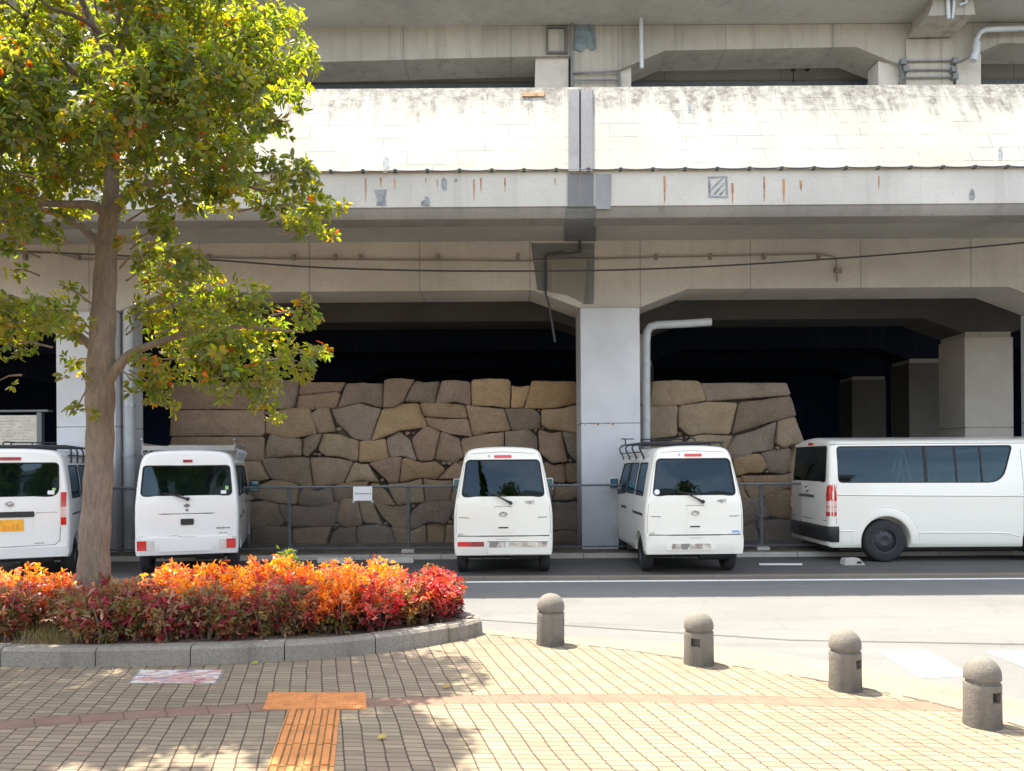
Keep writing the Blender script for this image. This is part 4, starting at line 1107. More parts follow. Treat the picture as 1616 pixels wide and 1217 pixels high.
def roof_rack(parent, V, mat, y0, y1, xr, zr, bars, kind):
    bm = NBM(); rr = .014
    if kind == 'basket':          # tubular rack with bent legs and a raised front
        for sg in (-1, 1):
            tube(bm, [(sg * xr, y0, zr), (sg * xr, y1, zr)], rr, 8)
            tube(bm, [(sg * (xr + .03), y0 + .05, zr - .14), (sg * (xr + .03), y1 - .05, zr - .14)], rr * .8, 8)
            n = bars
            for k in range(n):
                y = y0 + .15 + (y1 - y0 - .3) * k / (n - 1)
                tube(bm, smoothline([(sg * (xr - .03), y, zr), (sg * (xr + .04), y, zr - .06), (sg * (V.X(1.70) + .02), y, 1.70), (sg * (V.X(1.66) + .012), y, 1.655)], 4), rr * .95, 8)
        for k in range(bars + 2):
            y = y0 + (y1 - y0) * k / (bars + 1); tube(bm, [(-xr, y, zr), (xr, y, zr)], rr, 8)
        for x in (-.25, .25): tube(bm, [(x, y0, zr + .005), (x, y1, zr + .005)], rr * .8, 8)
        for (a, b) in ((y1 - .5, y1),):       # raised guard at the far end
            for sg in (-1, 1): tube(bm, smoothline([(sg * xr, a, zr), (sg * xr, a + .03, zr + .10), (sg * xr, b, zr + .11), (sg * xr, b, zr)], 3), rr * .8, 8)
            tube(bm, [(-xr, b, zr + .11), (xr, b, zr + .11)], rr * .8, 8); tube(bm, [(-xr, a + .05, zr + .105), (-xr + .16, a + .05, zr + .105)], rr * .7, 6)
            for x in (-.3, 0, .3): tube(bm, [(x, b, zr), (x, b, zr + .11)], rr * .7, 8)
    else:                          # aluminium rack with side boards
        for sg in (-1, 1):
            prism(bm, [(sg * (xr - .012), zr - .03), (sg * (xr + .012), zr - .03), (sg * (xr + .022), zr + .07), (sg * (xr - .002), zr + .07)], 'y', y0 + .08, y1)
            for k in range(bars):
                y = y0 + .3 + (y1 - y0 - .5) * k / (bars - 1)
                tube(bm, smoothline([(sg * xr, y, zr), (sg * (xr + .05), y, zr - .06), (sg * (V.X(1.70) + .015), y, 1.70), (sg * (V.X(1.66) + .01), y, 1.65)], 3), .016, 8)
            prism(bm, [(sg * (xr + .02), zr - .10), (sg * (xr + .035), zr - .10), (sg * (xr + .045), zr - .05), (sg * (xr + .03), zr - .05)], 'y', y0 + .2, y1)
            tube(bm, [(sg * (xr - .0), y0 + .08, zr + .07), (sg * (xr + .005), y0, zr + .13)], .013, 8)
        for k in range(bars + 3):
            y = y0 + .08 + (y1 - y0 - .08) * k / (bars + 2); prism(bm, [(y, zr - .02), (y + .05, zr - .02), (y + .05, zr + .02), (y, zr + .02)], 'x', -xr, xr)
        prism(bm, [(y1 - .02, zr - .02), (y1, zr - .02), (y1 + .01, zr + .10), (y1 - .01, zr + .10)], 'x', -xr, xr)
        prism(bm, [(y0 + .06, zr - .035), (y0 + .085, zr - .035), (y0 + .085, zr + .03), (y0 + .06, zr + .03)], 'x', -xr, xr)
    obj('roof_rack', bm, mat, parent, 50)

def kei_front(L, rake=.62):
    return lambda z: (0.0 if z < .92 else (z - .92) * rake) + max(0, .45 - z) * .15
def put(V, parent, nm, poly, mat, off=.004, th=.012, fn=None, step=.12):
    return obj(nm, patch2d(poly, lambda u, v, d: (fn or V.rear)(u, v, off + d), th, step), mat, parent, 30)
def rect(x0, z0, x1, z1, r=.008): return rpoly([(x0, z0), (x1, z0), (x1, z1), (x0, z1)], r, 3)
def seam(V, parent, pts, fn=None, wd=.006, mat=None, nm='panel_seam'):
    bm = NBM(); P3 = [(fn or V.rear)(p[0], p[1], -.001) for p in pts]; tube(bm, P3, wd, 6); return obj(nm, bm, mat or M['trim'], parent, 0)
def build_van(name, label, V, paint, winpoly, sidewins, windshield, axles, tr, sp, loc, rz):
    root = thing(name, label, 'van', loc, rz, 'white vans in the parking lot')
    cut = []
    b = NBM(); prism(b, winpoly, 'y', -.3, .42); cut.append((b, 0))
    for sw in sidewins: b = NBM(); prism(b, sw, 'x', -2, 2); cut.append((b, 0))
    b = NBM(); prism(b, windshield, 'y', V.L - 1.35, V.L + .4); cut.append((b, 0))
    for y in axles:
        for sg in (-1, 1):
            b = NBM(); lathe(b, [(tr + .055, sg * (V.w - .26)), (tr + .055, sg * (V.w + .2))], 40, 'x', (0, y, tr)); cut.append((b, 1))
    body = V.shell(); cab = V.shell(.055, sp.get('floor', .60))
    body_o = boolean_body('body', body, [(cab, 1)] + cut, paint, root)
    gl = sp.get('glass', M['glass'])
    g = put(V, root, 'rear_window', [((p[0]) * 1.012, (p[1] - 1.4) * 1.012 + 1.4) for p in winpoly], gl, -.009, .004)
    obj('window_seal', ring_tube(winpoly, V.rear, .011, .0), M['trim'], g, 60)
    for i, sw in enumerate(sidewins):
        for sg in (-1, 1):
            q = put(V, root, 'side_window', sw, sp.get('sglass', gl), -.008, .004, lambda u, v, d, sg=sg: V.side(u, v, d, sg))
            obj('window_seal', ring_tube(sw, lambda u, v, d, sg=sg: V.side(u, v, d, sg), .010, .0), M['trim'], q, 60)
    put(V, root, 'windscreen', windshield, M['glass'], 0, .004, lambda u, v, d: Vector((u, V.yf(v) - .02 + d, v)))
    for y in axles:
        for sg in (-1, 1): wheel(root, sg * (V.w - .03 - sp.get('tw', .15) / 2), y, tr, sp.get('tw', .15), tr * .62 if tr < .3 else tr * .58, sg)
    zb = V.half[0][1]
    bm = NBM(); box(bm, -V.w + .14, V.w - .14, .22, V.L - .2, zb - .06, zb + .05, .02)
    tube(bm, [(-V.w + .2, axles[0], tr), (V.w - .2, axles[0], tr)], .05, 10); tube(bm, [(.1, .18, zb - .02), (.5, .18, zb - .02)], .07, 12); tube(bm, [(-.3, .12, zb - .01), (-.3, .02, zb - .03)], .022, 8)
    obj('underbody', bm, M['trim'], root, 40)
    for x in (-.36, .36): seat(root, x * sp.get('sx', 1), V.L - sp.get('seat', 1.55), z=sp.get('sz', .62))
    if sp.get('bench'):
        for x in (-.34, .34): seat(root, x, V.L - sp['bench'], z=sp.get('sz', .62) - .02)
    bm = NBM(); box(bm, -V.w + .1, V.w - .1, V.L - .78, V.L - .40, .62, 1.0, .04); obj('dashboard', bm, M['inside'], root, 40)
    bm = NBM(); c = Vector((.36, V.L - .98, 1.02)); pts = [c + Vector((math.cos(a) * .18, math.sin(a) * .09, math.sin(a) * .155)) for a in [k / 20 * 2 * math.pi for k in range(21)]]
    tube(bm, pts, .014, 6); tube(bm, [c, c + Vector((0, .25, -.14))], .02, 6); tube(bm, [c + Vector((-.17, 0, 0)), c + Vector((.17, 0, 0))], .014, 6); obj('steering_wheel', bm, M['trim'], root, 50)
    for sg in sp.get('mirrors', (-1, 1)):
        ym, zm = V.L - sp.get('my', .95), sp.get('mz', 1.24); xm = sg * (V.X(zm) + .13)
        bm = NBM(); box(bm, xm - .085, xm + .085, ym - .02, ym + .07, zm - .10, zm + .11, .03); tube(bm, [(sg * (V.X(zm - .08) - .01), ym + .05, zm - .08), (xm, ym + .04, zm - .05)], .022, 8)
        m_ = obj('side_mirror', bm, sp.get('mirmat', paint), root, 40)
        bm = NBM(); box(bm, xm - .068, xm + .068, ym - .024, ym - .018, zm - .082, zm + .092, .002); obj('mirror_glass', bm, M['lamp'], m_, 0)
    return root
def wiper(V, root, piv, tip):
    bm = NBM(); a = V.rear(*piv, .02); b = V.rear(*tip, .015)
    tube(bm, [a, V.rear((piv[0] * .6 + tip[0] * .4), (piv[1] * .6 + tip[1] * .4), .035), b], [.02, .012, .008], 8); lathe(bm, [(.028, a.y - .02), (.024, a.y + .03)], 12, 'y', (a.x, 0, a.z))
    tube(bm, [V.rear(tip[0] - .16, tip[1] + .03, .012), V.rear(tip[0] + .14, tip[1] - .01, .012)], .009, 6); obj('rear_wiper', bm, M['black'], root, 50)
def smudge(root, V, x0, z0, x1, z1, n, r_, mats, nm='plate_characters', off=.012, fn=None):
    bm = NBM(); q = random.Random(r_); x = x0
    for i in range(n):
        wd = (x1 - x0) / n * q.uniform(.35, .95); hh = (z1 - z0) * q.uniform(.5, 1)
        x = x0 + (x1 - x0) * i / n; p = V.rear(x + wd / 2, (z0 + z1) / 2, off)
        box(bm, p.x - wd / 2, p.x + wd / 2, p.y - .003, p.y + .01, p.z - hh / 2, p.z + hh / 2, 0)
    return obj(nm, bm, mats, root, 0)
def badge_text(V, root, s, x, z, size, off=.004, mat=None):
    me = text_mesh(s, size); p = V.rear(x, z, off + .001)
    me.transform(Matrix.Translation(p) @ Matrix.Rotation(R(90), 4, 'X')); return link('badge_lettering', me, [mat or M['badge']], root, 0)

def hijet(label, loc, rz, kind):
    L = 3.30
    V = Van([(.685, .285), (.705, .36), (.712, .60), (.710, .86), (.695, 1.02), (.668, 1.18), (.622, 1.42), (.578, 1.62), (.552, 1.72), (.51, 1.785), (.42, 1.825), (.2, 1.845), (0, 1.85)], L, .13, kei_front(L))
    win = rpoly([(-.592, 1.135), (.592, 1.135), (.520, 1.655), (-.520, 1.655)], [.07, .07, .06, .06])
    sw = [rpoly([(.30, 1.12), (.93, 1.12), (.96, 1.60), (.36, 1.60)], .05), rpoly([(1.02, 1.12), (1.72, 1.12), (1.72, 1.60), (1.04, 1.60)], .04), rpoly([(1.84, 1.10), (2.62, 1.06), (2.42, 1.58), (1.84, 1.60)], .05)]
    ws = rpoly([(-.60, 1.08), (.60, 1.08), (.50, 1.62), (-.50, 1.62)], .06)
    sp = dict(mirmat=M['ivory'], glass=M['dglass'], sglass=M['dglass'], seat=1.6)
    r = build_van('kei_van', label, V, M['ivory'], win, sw, ws, (.50, 2.72), .272, sp, loc, rz)
    put(V, r, 'brake_light', rect(-.125, 1.690, .125, 1.728, .015), M['red'], .010, .02)
    wiper(V, r, (.105, 1.045), (-.10, 1.155))
    bm = patch2d(rpoly([(-.125, .615), (.125, .615), (.12, .99), (-.12, .99)], .015, 3), lambda u, v, d: V.rear(u, v, .0035 + d), .01); obj('garnish', bm, M['ivory'], r, 30)
    for pts in ([(-.12, .99), (.12, .99)], ): seam(V, r, pts, None, .006, M['badge'], 'garnish_edge')
    seam(V, r, [(-.12, .985), (-.124, .62)], None, .0022, M['badge'], 'garnish_edge'); seam(V, r, [(.12, .985), (.124, .62)], None, .0022, M['badge'], 'garnish_edge')
    # emblem: an oval ring with a cross stroke
    bm = NBM(); tube(bm, [V.rear(.055 * math.cos(a), .885 + .030 * math.sin(a), .009) for a in [k / 16 * 6.2832 for k in range(17)]], .007, 6); tube(bm, [V.rear(-.045, .875, .009), V.rear(0, .905, .011), V.rear(.045, .875, .009)], .006, 6)
    obj('emblem', bm, M['chrome'], r, 60)
    h = put(V, r, 'tailgate_handle', rect(-.075, .685, .075, .74, .012), M['ivory'], .009, .02); put(V, h, 'handle_slot', rect(-.07, .684, .07, .702, .004), M['black'], .0105, .01)
    for sg in (-1, 1): 
        seam(V, r, [(sg * .49, .835), (sg * .60, .838), (sg * .685, .842)], None, .006, M['badge'], 'crease_line')
    seam(V, r, [(-.66, .575), (-.3, .572), (.3, .572), (.66, .575)], None, .008)
    for sg in (-1, 1): seam(V, r, [(sg * (V.X(z) * .945), z) for z in (.60, .80, 1.0, 1.15, 1.35, 1.55, 1.70, 1.75)], None, .0035, M['badge'])
    seam(V, r, [(x / 10 * .052 * 10, 1.775 - abs(x) * .003) for x in range(-9, 10)], None, .0035, M['badge'])
    # bumper stands proud of the body
    bmp = put(V, r, 'rear_bumper', rpoly([(-.685, .30), (.685, .30), (.700, .50), (.69, .562), (-.69, .562), (-.700, .50)], [.03, .03, .02, .015, .015, .02]), M['ivory'], .030, .05, None, .08)
    seam(V, bmp, [(-.68, .535), (0, .53), (.68, .535)], lambda u, v, d: V.rear(u, v, .031 + d), .003, M['badge'], 'bumper_line')
    badge_text(V, r, 'HIJET', .385, 1.035, .058)
    put(V, r, 'lettering_strip', rect(-.645, .598, -.575, .606, .001), M['badge'], .004, .006)
    bm = NBM(); tube(bm, [V.rear(-.20, 1.70, .004), V.rear(-.20, 1.73, .012)], .005, 6); obj('washer_nozzle', bm, M['black'], r, 0)
    if kind == 'plain':
        tl = put(V, bmp, 'tail_light', rpoly([(-.655, .430), (-.470, .425), (-.470, .495), (-.650, .495)], .012, 3), M['red'], .034, .03); put(V, bmp, 'reverse_light', rpoly([(-.468, .425), (-.275, .425), (-.275, .495), (-.468, .495)], .012, 3), M['dred'], .034, .03)
        pl = put(V, bmp, 'number_plate', rpoly([(-.215, .315), (.665, .315), (.665, .50), (-.235, .50)], .02, 3), M['ivory'], .042, .03)
        put(V, pl, 'plate_characters', rect(-.205, .415, .03, .492, .01), M['smear'], .045, .004); put(V, pl, 'plate_characters', rect(.08, .42, .62, .485, .01), M['smear2'], .045, .004)
        bm = NBM(); tube(bm, [V.rear(-.23, .50, .045), V.rear(.64, .49, .045)], .006, 6); obj('plate_edge', bm, M['badge'], pl, 0)
    else:
        pl = put(V, bmp, 'number_plate', rpoly([(-.42, .36), (.28, .36), (.28, .46), (-.42, .46)], .02, 3), M['ivory'], .036, .02)
        put(V, pl, 'plate_characters', rect(-.34, .375, .22, .452, .02), M['smear2'], .039, .004); put(V, pl, 'plate_characters', rect(-.20, .37, -.06, .452, .01), M['smear'], .041, .004)
        bm = NBM(); p = V.rear(-.535, 1.185, .002); lathe(bm, [(.038, p.y - .003), (.038, p.y + .004)], 20, 'y', (p.x, 0, p.z)); obj('sticker', bm, M['stick'], r, 0)
        put(V, r, 'blue_sticker', rpoly([(.52, .60), (.66, .60), (.62, .635), (.54, .635)], .012, 3), M['bluest'], .005, .006)
        roof_rack(r, V, M['rack'], .62, 2.75, .60, 1.905, 4, 'basket')
    for sg in (-1, 1):
        fn = lambda u, v, d, sg=sg: V.side(u, v, d, sg)
        seam(V, r, [(1.0, .34), (.99, .9), (.98, 1.10)], fn, .004); seam(V, r, [(1.78, .32), (1.78, 1.0), (1.78, 1.62)], fn, .004); seam(V, r, [(.98, 1.63), (1.78, 1.635)], fn, .004)
        put(V, r, 'slide_rail', rect(.20, .835, .98, .87, .005), M['black'], .004, .01, fn); put(V, r, 'door_handle', rect(1.60, .86, 1.75, .90, .01), M['black'], .014, .02, fn); put(V, r, 'door_handle', rect(1.84, .86, 1.99, .90, .01), M['black'], .014, .02, fn)
        put(V, r, 'pillar_trim', rpoly([(1.735, 1.11), (1.83, 1.10), (1.83, 1.60), (1.735, 1.60)], .01, 2), M['black'], .002, .006, fn)
    return r
hijet('white small van without roof rack, red lamp on the left of its bumper', (-.13, 10.86, 0), R(.6), 'plain')
hijet('white small van with black tubular roof rack, in front of the stone wall', (2.595, 10.82, 0), R(1.2), 'rack')

def clipper(label, loc, rz):
    L = 3.3
    V = Van([(.69, .285), (.708, .36), (.715, .65), (.715, .95), (.705, 1.12), (.685, 1.35), (.655, 1.58), (.628, 1.69), (.58, 1.77), (.47, 1.815), (.25, 1.835), (0, 1.84)], L, .085, kei_front(L, .5))
    win = rpoly([(-.625, 1.165), (.625, 1.165), (.590, 1.605), (-.590, 1.605)], [.07, .07, .05, .05])
    sw = [rpoly([(.30, 1.14), (.93, 1.14), (.95, 1.60), (.34, 1.60)], .05), rpoly([(1.02, 1.14), (1.70, 1.14), (1.70, 1.60), (1.04, 1.60)], .04), rpoly([(1.82, 1.12), (2.70, 1.06), (2.5, 1.58), (1.82, 1.60)], .05)]
    ws = rpoly([(-.62, 1.08), (.62, 1.08), (.54, 1.62), (-.54, 1.62)], .06)
    r = build_van('kei_van', label, V, M['white'], win, sw, ws, (.46, 2.85), .272, dict(seat=1.6, mirmat=M['black'], my=.85, mz=1.22), loc, rz)
    put(V, r, 'brake_light', rect(-.055, 1.655, .075, 1.695, .01), M['dred'], .010, .02)
    wiper(V, r, (.015, 1.115), (-.18, 1.175))
    seam(V, r, [(-.70, .905), (-.3, .90), (.3, .90), (.70, .905)], None, .007)
    seam(V, r, [(-.66, .575), (-.15, .578), (-.05, .555), (.64, .575)], None, .004, M['badge']); seam(V, r, [(-.66, .1 + .905 - .12), (.66, .1 + .905 - .12)], None, .002, M['badge'], 'crease_line')
    put(V, r, 'tailgate_handle', rect(-.085, .735, .095, .825, .02), M['black'], .014, .03)
    bm = NBM()
    for (x, z) in ((0, 1.035), (0, 1.005), (-.025, 1.02), (.025, 1.02)): 
        p = V.rear(x, z, .006); box(bm, p.x - .014, p.x + .014, p.y - .004, p.y + .006, p.z - .012, p.z + .012)
    obj('emblem', bm, M['badge'], r, 0); bm = NBM(); p = V.rear(.002, .955, .006); box(bm, p.x - .018, p.x + .018, p.y - .004, p.y + .006, p.z - .016, p.z + .010); obj('emblem', bm, M['badge'], r, 0)
    smudge(r, V, .40, .665, .60, .69, 8, 21, M['badge'], 'badge_lettering', .005); smudge(r, V, .44, .60, .56, .612, 5, 22, M['badge'], 'badge_lettering', .005)
    bmp = put(V, r, 'rear_bumper', rpoly([(-.70, .30), (.70, .30), (.712, .50), (.70, .555), (-.70, .555), (-.712, .50)], [.03, .03, .02, .01, .01, .02]), M['white'], .024, .05, None, .08)
    for sg in (-1, 1):
        a, b, c = (.675, .545, .44)
        put(V, bmp, 'tail_light', rect(min(sg * a, sg * b), .375, max(sg * a, sg * b), .515, .01), M['red'], .030, .03); put(V, bmp, 'reverse_light', rect(min(sg * b, sg * c), .375, max(sg * b, sg * c), .515, .01), M['clear'], .028, .03)
    p0 = put(V, bmp, 'number_plate', rect(-.36, .35, .34, .53, .01), M['white'], .027, .02)
    put(V, r, 'sticker', rect(.47, 1.185, .545, 1.235, .01), M['stick'], -.002, .004); put(V, r, 'sticker', rect(.53, 1.245, .575, 1.30, .01), M['green'], -.002, .004)
    roof_rack(r, V, M['alum'], .22, 2.7, .64, 1.875, 5, 'board')
    for sg in (-1, 1):
        fn = lambda u, v, d, sg=sg: V.side(u, v, d, sg)
        seam(V, r, [(1.0, .34), (.98, 1.10)], fn, .004); seam(V, r, [(1.76, .32), (1.76, 1.62)], fn, .004); put(V, r, 'slide_rail', rect(.15, .80, .98, .83, .005), M['badge'], .004, .01, fn); put(V, r, 'door_handle', rect(.99, .83, 1.14, .875, .01), M['black'], .014, .02, fn)
        put(V, r, 'pillar_trim', rpoly([(1.715, 1.13), (1.81, 1.12), (1.81, 1.60), (1.715, 1.60)], .01, 2), M['black'], .002, .006, fn)
    return r
clipper('white boxy small van with grey aluminium roof rack, right of the tree trunk', (-4.80, 11.22, 0), R(16))

def leftvan(label, loc, rz):
    L = 3.7
    V = Van([(.70, .30), (.722, .40), (.73, .70), (.73, 1.0), (.715, 1.2), (.69, 1.42), (.66, 1.62), (.638, 1.72), (.59, 1.80), (.47, 1.845), (.25, 1.865), (0, 1.87)], L, .09, kei_front(L, .6))
    win = rpoly([(-.60, 1.185), (.60, 1.185), (.59, 1.66), (-.59, 1.66)], [.13, .13, .06, .06])
    sw = [rpoly([(.30, 1.14), (1.05, 1.14), (1.07, 1.62), (.34, 1.62)], .05), rpoly([(1.14, 1.14), (1.90, 1.14), (1.90, 1.62), (1.16, 1.62)], .04), rpoly([(2.02, 1.12), (2.95, 1.06), (2.7, 1.60), (2.02, 1.62)], .05)]
    ws = rpoly([(-.62, 1.08), (.62, 1.08), (.54, 1.64), (-.54, 1.64)], .06)
    r = build_van('cargo_van', label, V, M['white'], win, sw, ws, (.62, 3.1), .285, dict(seat=1.75, mirmat=M['black'], my=1.0, mz=1.2), loc, rz)
    put(V, r, 'brake_light', rect(-.14, 1.70, .13, 1.745, .015), M['dred'], .010, .02)
    for sg in (-1, 1):
        for (z0, z1, m) in ((1.03, 1.24, 'red'), (.955, 1.028, 'amber'), (.88, .953, 'amber'), (.77, .878, 'red')):
            a, b = .625, .695; put(V, r, 'tail_light', rect(min(sg * a, sg * b), z0, max(sg * a, sg * b), z1, .01), M[m], .012, .035)
    put(V, r, 'tailgate_handle', rect(-.30, .895, .30, .975, .02), M['black'], .014, .03)
    yp = put(V, r, 'number_plate', rect(-.17, .70, .17, .865, .01), M['yplate'], .010, .012)
    smudge(yp, V, -.14, .72, .14, .80, 5, 31, pmat('plate_orange', (.80, .30, .03), .6), off=.011)
    ring = rpoly([(-.31, .665), (.27, .665), (.29, .90), (-.33, .90)], .03, 3); put(V, r, 'plate_recess', ring, M['white'], .003, .01)
    seam(V, r, [(.32, .955), (.58, .955)], None, .004, M['badge'], 'crease_line'); seam(V, r, [(-.58, .955), (-.32, .955)], None, .004, M['badge'], 'crease_line')
    seam(V, r, [(-.61, 1.1), (-.61, .55), (-.55, .49), (0, .48), (.55, .49), (.61, .55), (.62, .75)], None, .0045)
    bm = NBM(); tube(bm, [V.rear(.045 * math.cos(a), 1.085 + .03 * math.sin(a), .008) for a in [k / 16 * 6.2832 for k in range(17)]], .007, 6); tube(bm, [V.rear(-.045, 1.085, .01), V.rear(-.015, 1.075, .01), V.rear(.0, 1.065, .01), V.rear(.015, 1.075, .01), V.rear(.045, 1.085, .01)], .006, 6); obj('emblem', bm, M['chrome'], r, 60)
    put(V, r, 'sticker', rect(.46, 1.21, .545, 1.265, .01), M['stick'], -.002, .004); put(V, r, 'sticker', rect(.515, 1.265, .56, 1.30, .01), M['green'], -.002, .004)
    put(V, r, 'lettering_strip', rect(.30, .515, .42, .525, .001), M['badge'], .004, .006)
    bmp = put(V, r, 'rear_bumper', rpoly([(-.705, .32), (.705, .32), (.72, .42), (.70, .465), (-.70, .465), (-.72, .42)], [.03, .03, .02, .01, .01, .02]), M['white'], .022, .05, None, .08)
    roof_rack(r, V, M['rack'], .45, 2.9, .62, 1.915, 5, 'basket')
    for sg in (-1, 1):
        fn = lambda u, v, d, sg=sg: V.side(u, v, d, sg)
        seam(V, r, [(1.10, .34), (1.10, 1.10)], fn, .004); seam(V, r, [(1.96, .32), (1.96, 1.62)], fn, .004); put(V, r, 'slide_rail', rect(.25, .89, 1.1, .92, .005), M['badge'], .004, .01, fn); put(V, r, 'door_handle', rect(1.12, .90, 1.27, .945, .01), M['black'], .014, .02, fn)
    return r
leftvan('white van with yellow number plate and black roof rack, left of the tree trunk', (-7.07, 10.70, 0), R(21))

def longvan(label, loc, rz):
    L = 4.7
    V = Van([(.80, .235), (.825, .30), (.838, .48), (.845, .85), (.845, 1.10), (.825, 1.32), (.785, 1.62), (.755, 1.80), (.735, 1.86), (.69, 1.915), (.58, 1.95), (.3, 1.985), (0, 2.0)], L, .075, lambda z: (0.0 if z < 1.0 else (z - 1.0) * .75) + max(0, .45 - z) * .2, .98, 1.18, 1.1)
    win = rpoly([(-.70, 1.275), (.70, 1.275), (.655, 1.845), (-.655, 1.845)], [.06, .06, .05, .05])
    sw = [rpoly([(.16, 1.27), (2.74, 1.255), (2.95, 1.835), (.165, 1.835)], [.06, .22, .06, .06]), rpoly([(3.16, 1.22), (4.05, 1.18), (3.80, 1.80), (3.16, 1.835)], .06)]
    ws = rpoly([(-.72, 1.15), (.72, 1.15), (.64, 1.78), (-.64, 1.78)], .08)
    r = build_van('long_van', label, V, M['ivory'], win, sw, ws, (.90, 3.45), .338, dict(seat=1.85, bench=3.3, tw=.20, mirmat=M['ivory'], sz=.78, my=1.15, mz=1.35, floor=.70, sglass=M['lglass']), loc, rz)
    put(V, r, 'brake_light', rect(-.10, 1.875, .10, 1.915, .01), M['red'], .010, .02)
    fnr = lambda u, v, d: V.side(u, v, d, 1)
    fnl = lambda u, v, d: V.side(u, v, d, -1)
    # corner lamps wrap: a side piece and a rear piece on both corners
    for sg, fs in ((1, fnr), (-1, fnl)):
        tl = None
        xl = lambda z: sg * (V.X(z) - .004)
        for (nm, z0, z1, m) in (('tail_light', .975, 1.235, 'red'), ('lamp_section', .735, .80, 'red'), ('lamp_section', .802, .874, 'amber'), ('lamp_section', .876, .890, 'red'), ('lamp_section', .892, .973, 'amber')):
            top = z1 > 1.2
            inn = [(sg * .748, z0), (xl(z0), z0)] + ([(xl(1.15), 1.15), (sg * .832, z1), (sg * .805, z1 - .004), (sg * .772, 1.17), (sg * .754, 1.08)] if top else [(xl(z1), z1), (sg * .748, z1)])
            o = put(V, tl or r, nm, inn, M[m], .008, .03, None, .02); tl = tl or o
            sd = [(.080, z0), (.118, z0)] + ([(.116, 1.10), (.104, 1.19), (.086, z1)] if top else [(.118, z1), (.080, z1)])
            put(V, tl, 'lamp_section', sd, M[m], .006, .03, fs, .5)
    bm = NBM(); p = V.rear(0, 1.12, .006); tube(bm, [V.rear(.06 * math.cos(a), 1.14 + .045 * math.sin(a), .008) for a in [k / 16 * 6.2832 for k in range(17)]], .008, 6); tube(bm, [V.rear(.025 * math.cos(a), 1.14 + .045 * math.sin(a), .008) for a in [k / 16 * 6.2832 for k in range(17)]], .006, 6); obj('emblem', bm, M['chrome'], r, 60)
    put(V, r, 'tailgate_handle', rect(-.35, 1.01, .30, 1.055, .015), M['badge'], .012, .03)
    seam(V, r, [(-.76, .66), (0, .655), (.76, .66)], None, .006); seam(V, r, [(.755, .68), (.765, 1.2), (.72, 1.9)], None, .005); seam(V, r, [(-.755, .68), (-.765, 1.2), (-.72, 1.9)], None, .005)
    # black bumper wrapping the corners
    bm = NBM()
    for i, (z, o) in enumerate(((.31, .02), (.34, .05), (.50, .06), (.56, .05), (.60, .01))):
        pass
    W_ = V.w + .008
    path = lambda z, o: [(-W_ - o * .3, .15), (-W_ - o * .3, .08), (-W_ + .015, .035 - o * .5), (-W_ + .06, .0 - o * .8), (-.66, -.025 - o), (-.3, -.04 - o), (.3, -.04 - o), (.66, -.025 - o), (W_ - .06, .0 - o * .8), (W_ - .015, .035 - o * .5), (W_ + o * .3, .08), (W_ + o * .3, .15)]
    prev = None
    for (z, o) in ((.325, -.02), (.345, .015), (.48, .03), (.535, .028), (.57, .0), (.575, -.03)):
        rr = [bm.verts.new((x, y, z)) for x, y in path(z, o)]
        if prev:
            for k in range(11): bm.faces.new((prev[k], prev[k + 1], rr[k + 1], rr[k]))
        prev = rr
    obj('rear_bumper', bm, M['black'], r, 50)
    # pressed line, sill line, wheel arch flare, gutter, window bars on both sides
    for sg, fs in ((1, fnr), (-1, fnl)):
        seam(V, r, [(.13, 1.075), (1.5, 1.055), (3.4, 1.035), (4.4, 1.02)], fs, .011, M['grey'] if 0 else M['ivory'], 'side_moulding')
        seam(V, r, [(.13, 1.063), (1.5, 1.043), (3.4, 1.023)], fs, .004, M['badge'], 'crease_line')
        seam(V, r, [(.16, .50), (.45, .505)], fs, .012, M['ivory'], 'sill_line'); seam(V, r, [(1.36, .47), (2.6, .46), (2.85, .445), (3.0, .40)], fs, .012, M['ivory'], 'sill_line')
        bm = NBM()
        arc = [k / 24 * math.pi for k in range(-1, 26)]
        tube(bm, [fs(.90 + .535 * math.cos(a), .345 + .535 * math.sin(a), -.004) for a in arc], .012, 8); obj('arch_flare', bm, M['ivory'], r, 50)
        bm = NBM(); prev = None
        for a in arc:
            ring = [bm.verts.new(fs(.90 + q * math.cos(a), .345 + q * math.sin(a), o)) for q, o in ((.395, -.05), (.398, .012), (.44, .016), (.535, .001))]
            if prev:
                for k in range(3): bm.faces.new((prev[k], prev[k + 1], ring[k + 1], ring[k]))
            prev = ring
        obj('wheel_arch', bm, M['ivory'], r, 50)
        tube_pts = [(.06, 1.885), (1.5, 1.888), (3.3, 1.885)]
        seam(V, r, tube_pts, fs, .010, M['ivory'], 'roof_gutter'); seam(V, r, [(.06, 1.870), (1.5, 1.873), (3.3, 1.870)], fs, .004, M['trim'], 'roof_gutter_shadow')
        for (a, b) in ((1.525, 1.57), (2.02, 2.045), (2.42, 2.445)):
            put(V, r, 'window_bar', [(a, 1.26), (b, 1.26), (b, 1.835), (a, 1.835)], M['trim'], -.002, .008, fs)
        put(V, r, 'fuel_flap' if sg < 0 else 'door_edge', rect(3.07, .40, 3.078, 1.9, .001), M['badge'], .001, .004, fs)
        seam(V, r, [(.115, .62), (.12, 1.2), (.135, 1.86)], fs, .004)
    # cab contents: a curtain, boxes on shelves
    bm = NBM()
    for (y, z0, z1) in ((1.75, 1.0, 1.78), (2.15, 1.0, 1.78), (2.62, 1.0, 1.75)):
        box(bm, -.66, -.60, y - .16, y + .16, z0, z1, .02)
    obj('curtain', bm, M['curtain'], r, 0)
    bm = NBM()
    for z in (1.30, 1.55): box(bm, -.72, -.30, .25, 1.3, z, z + .025)
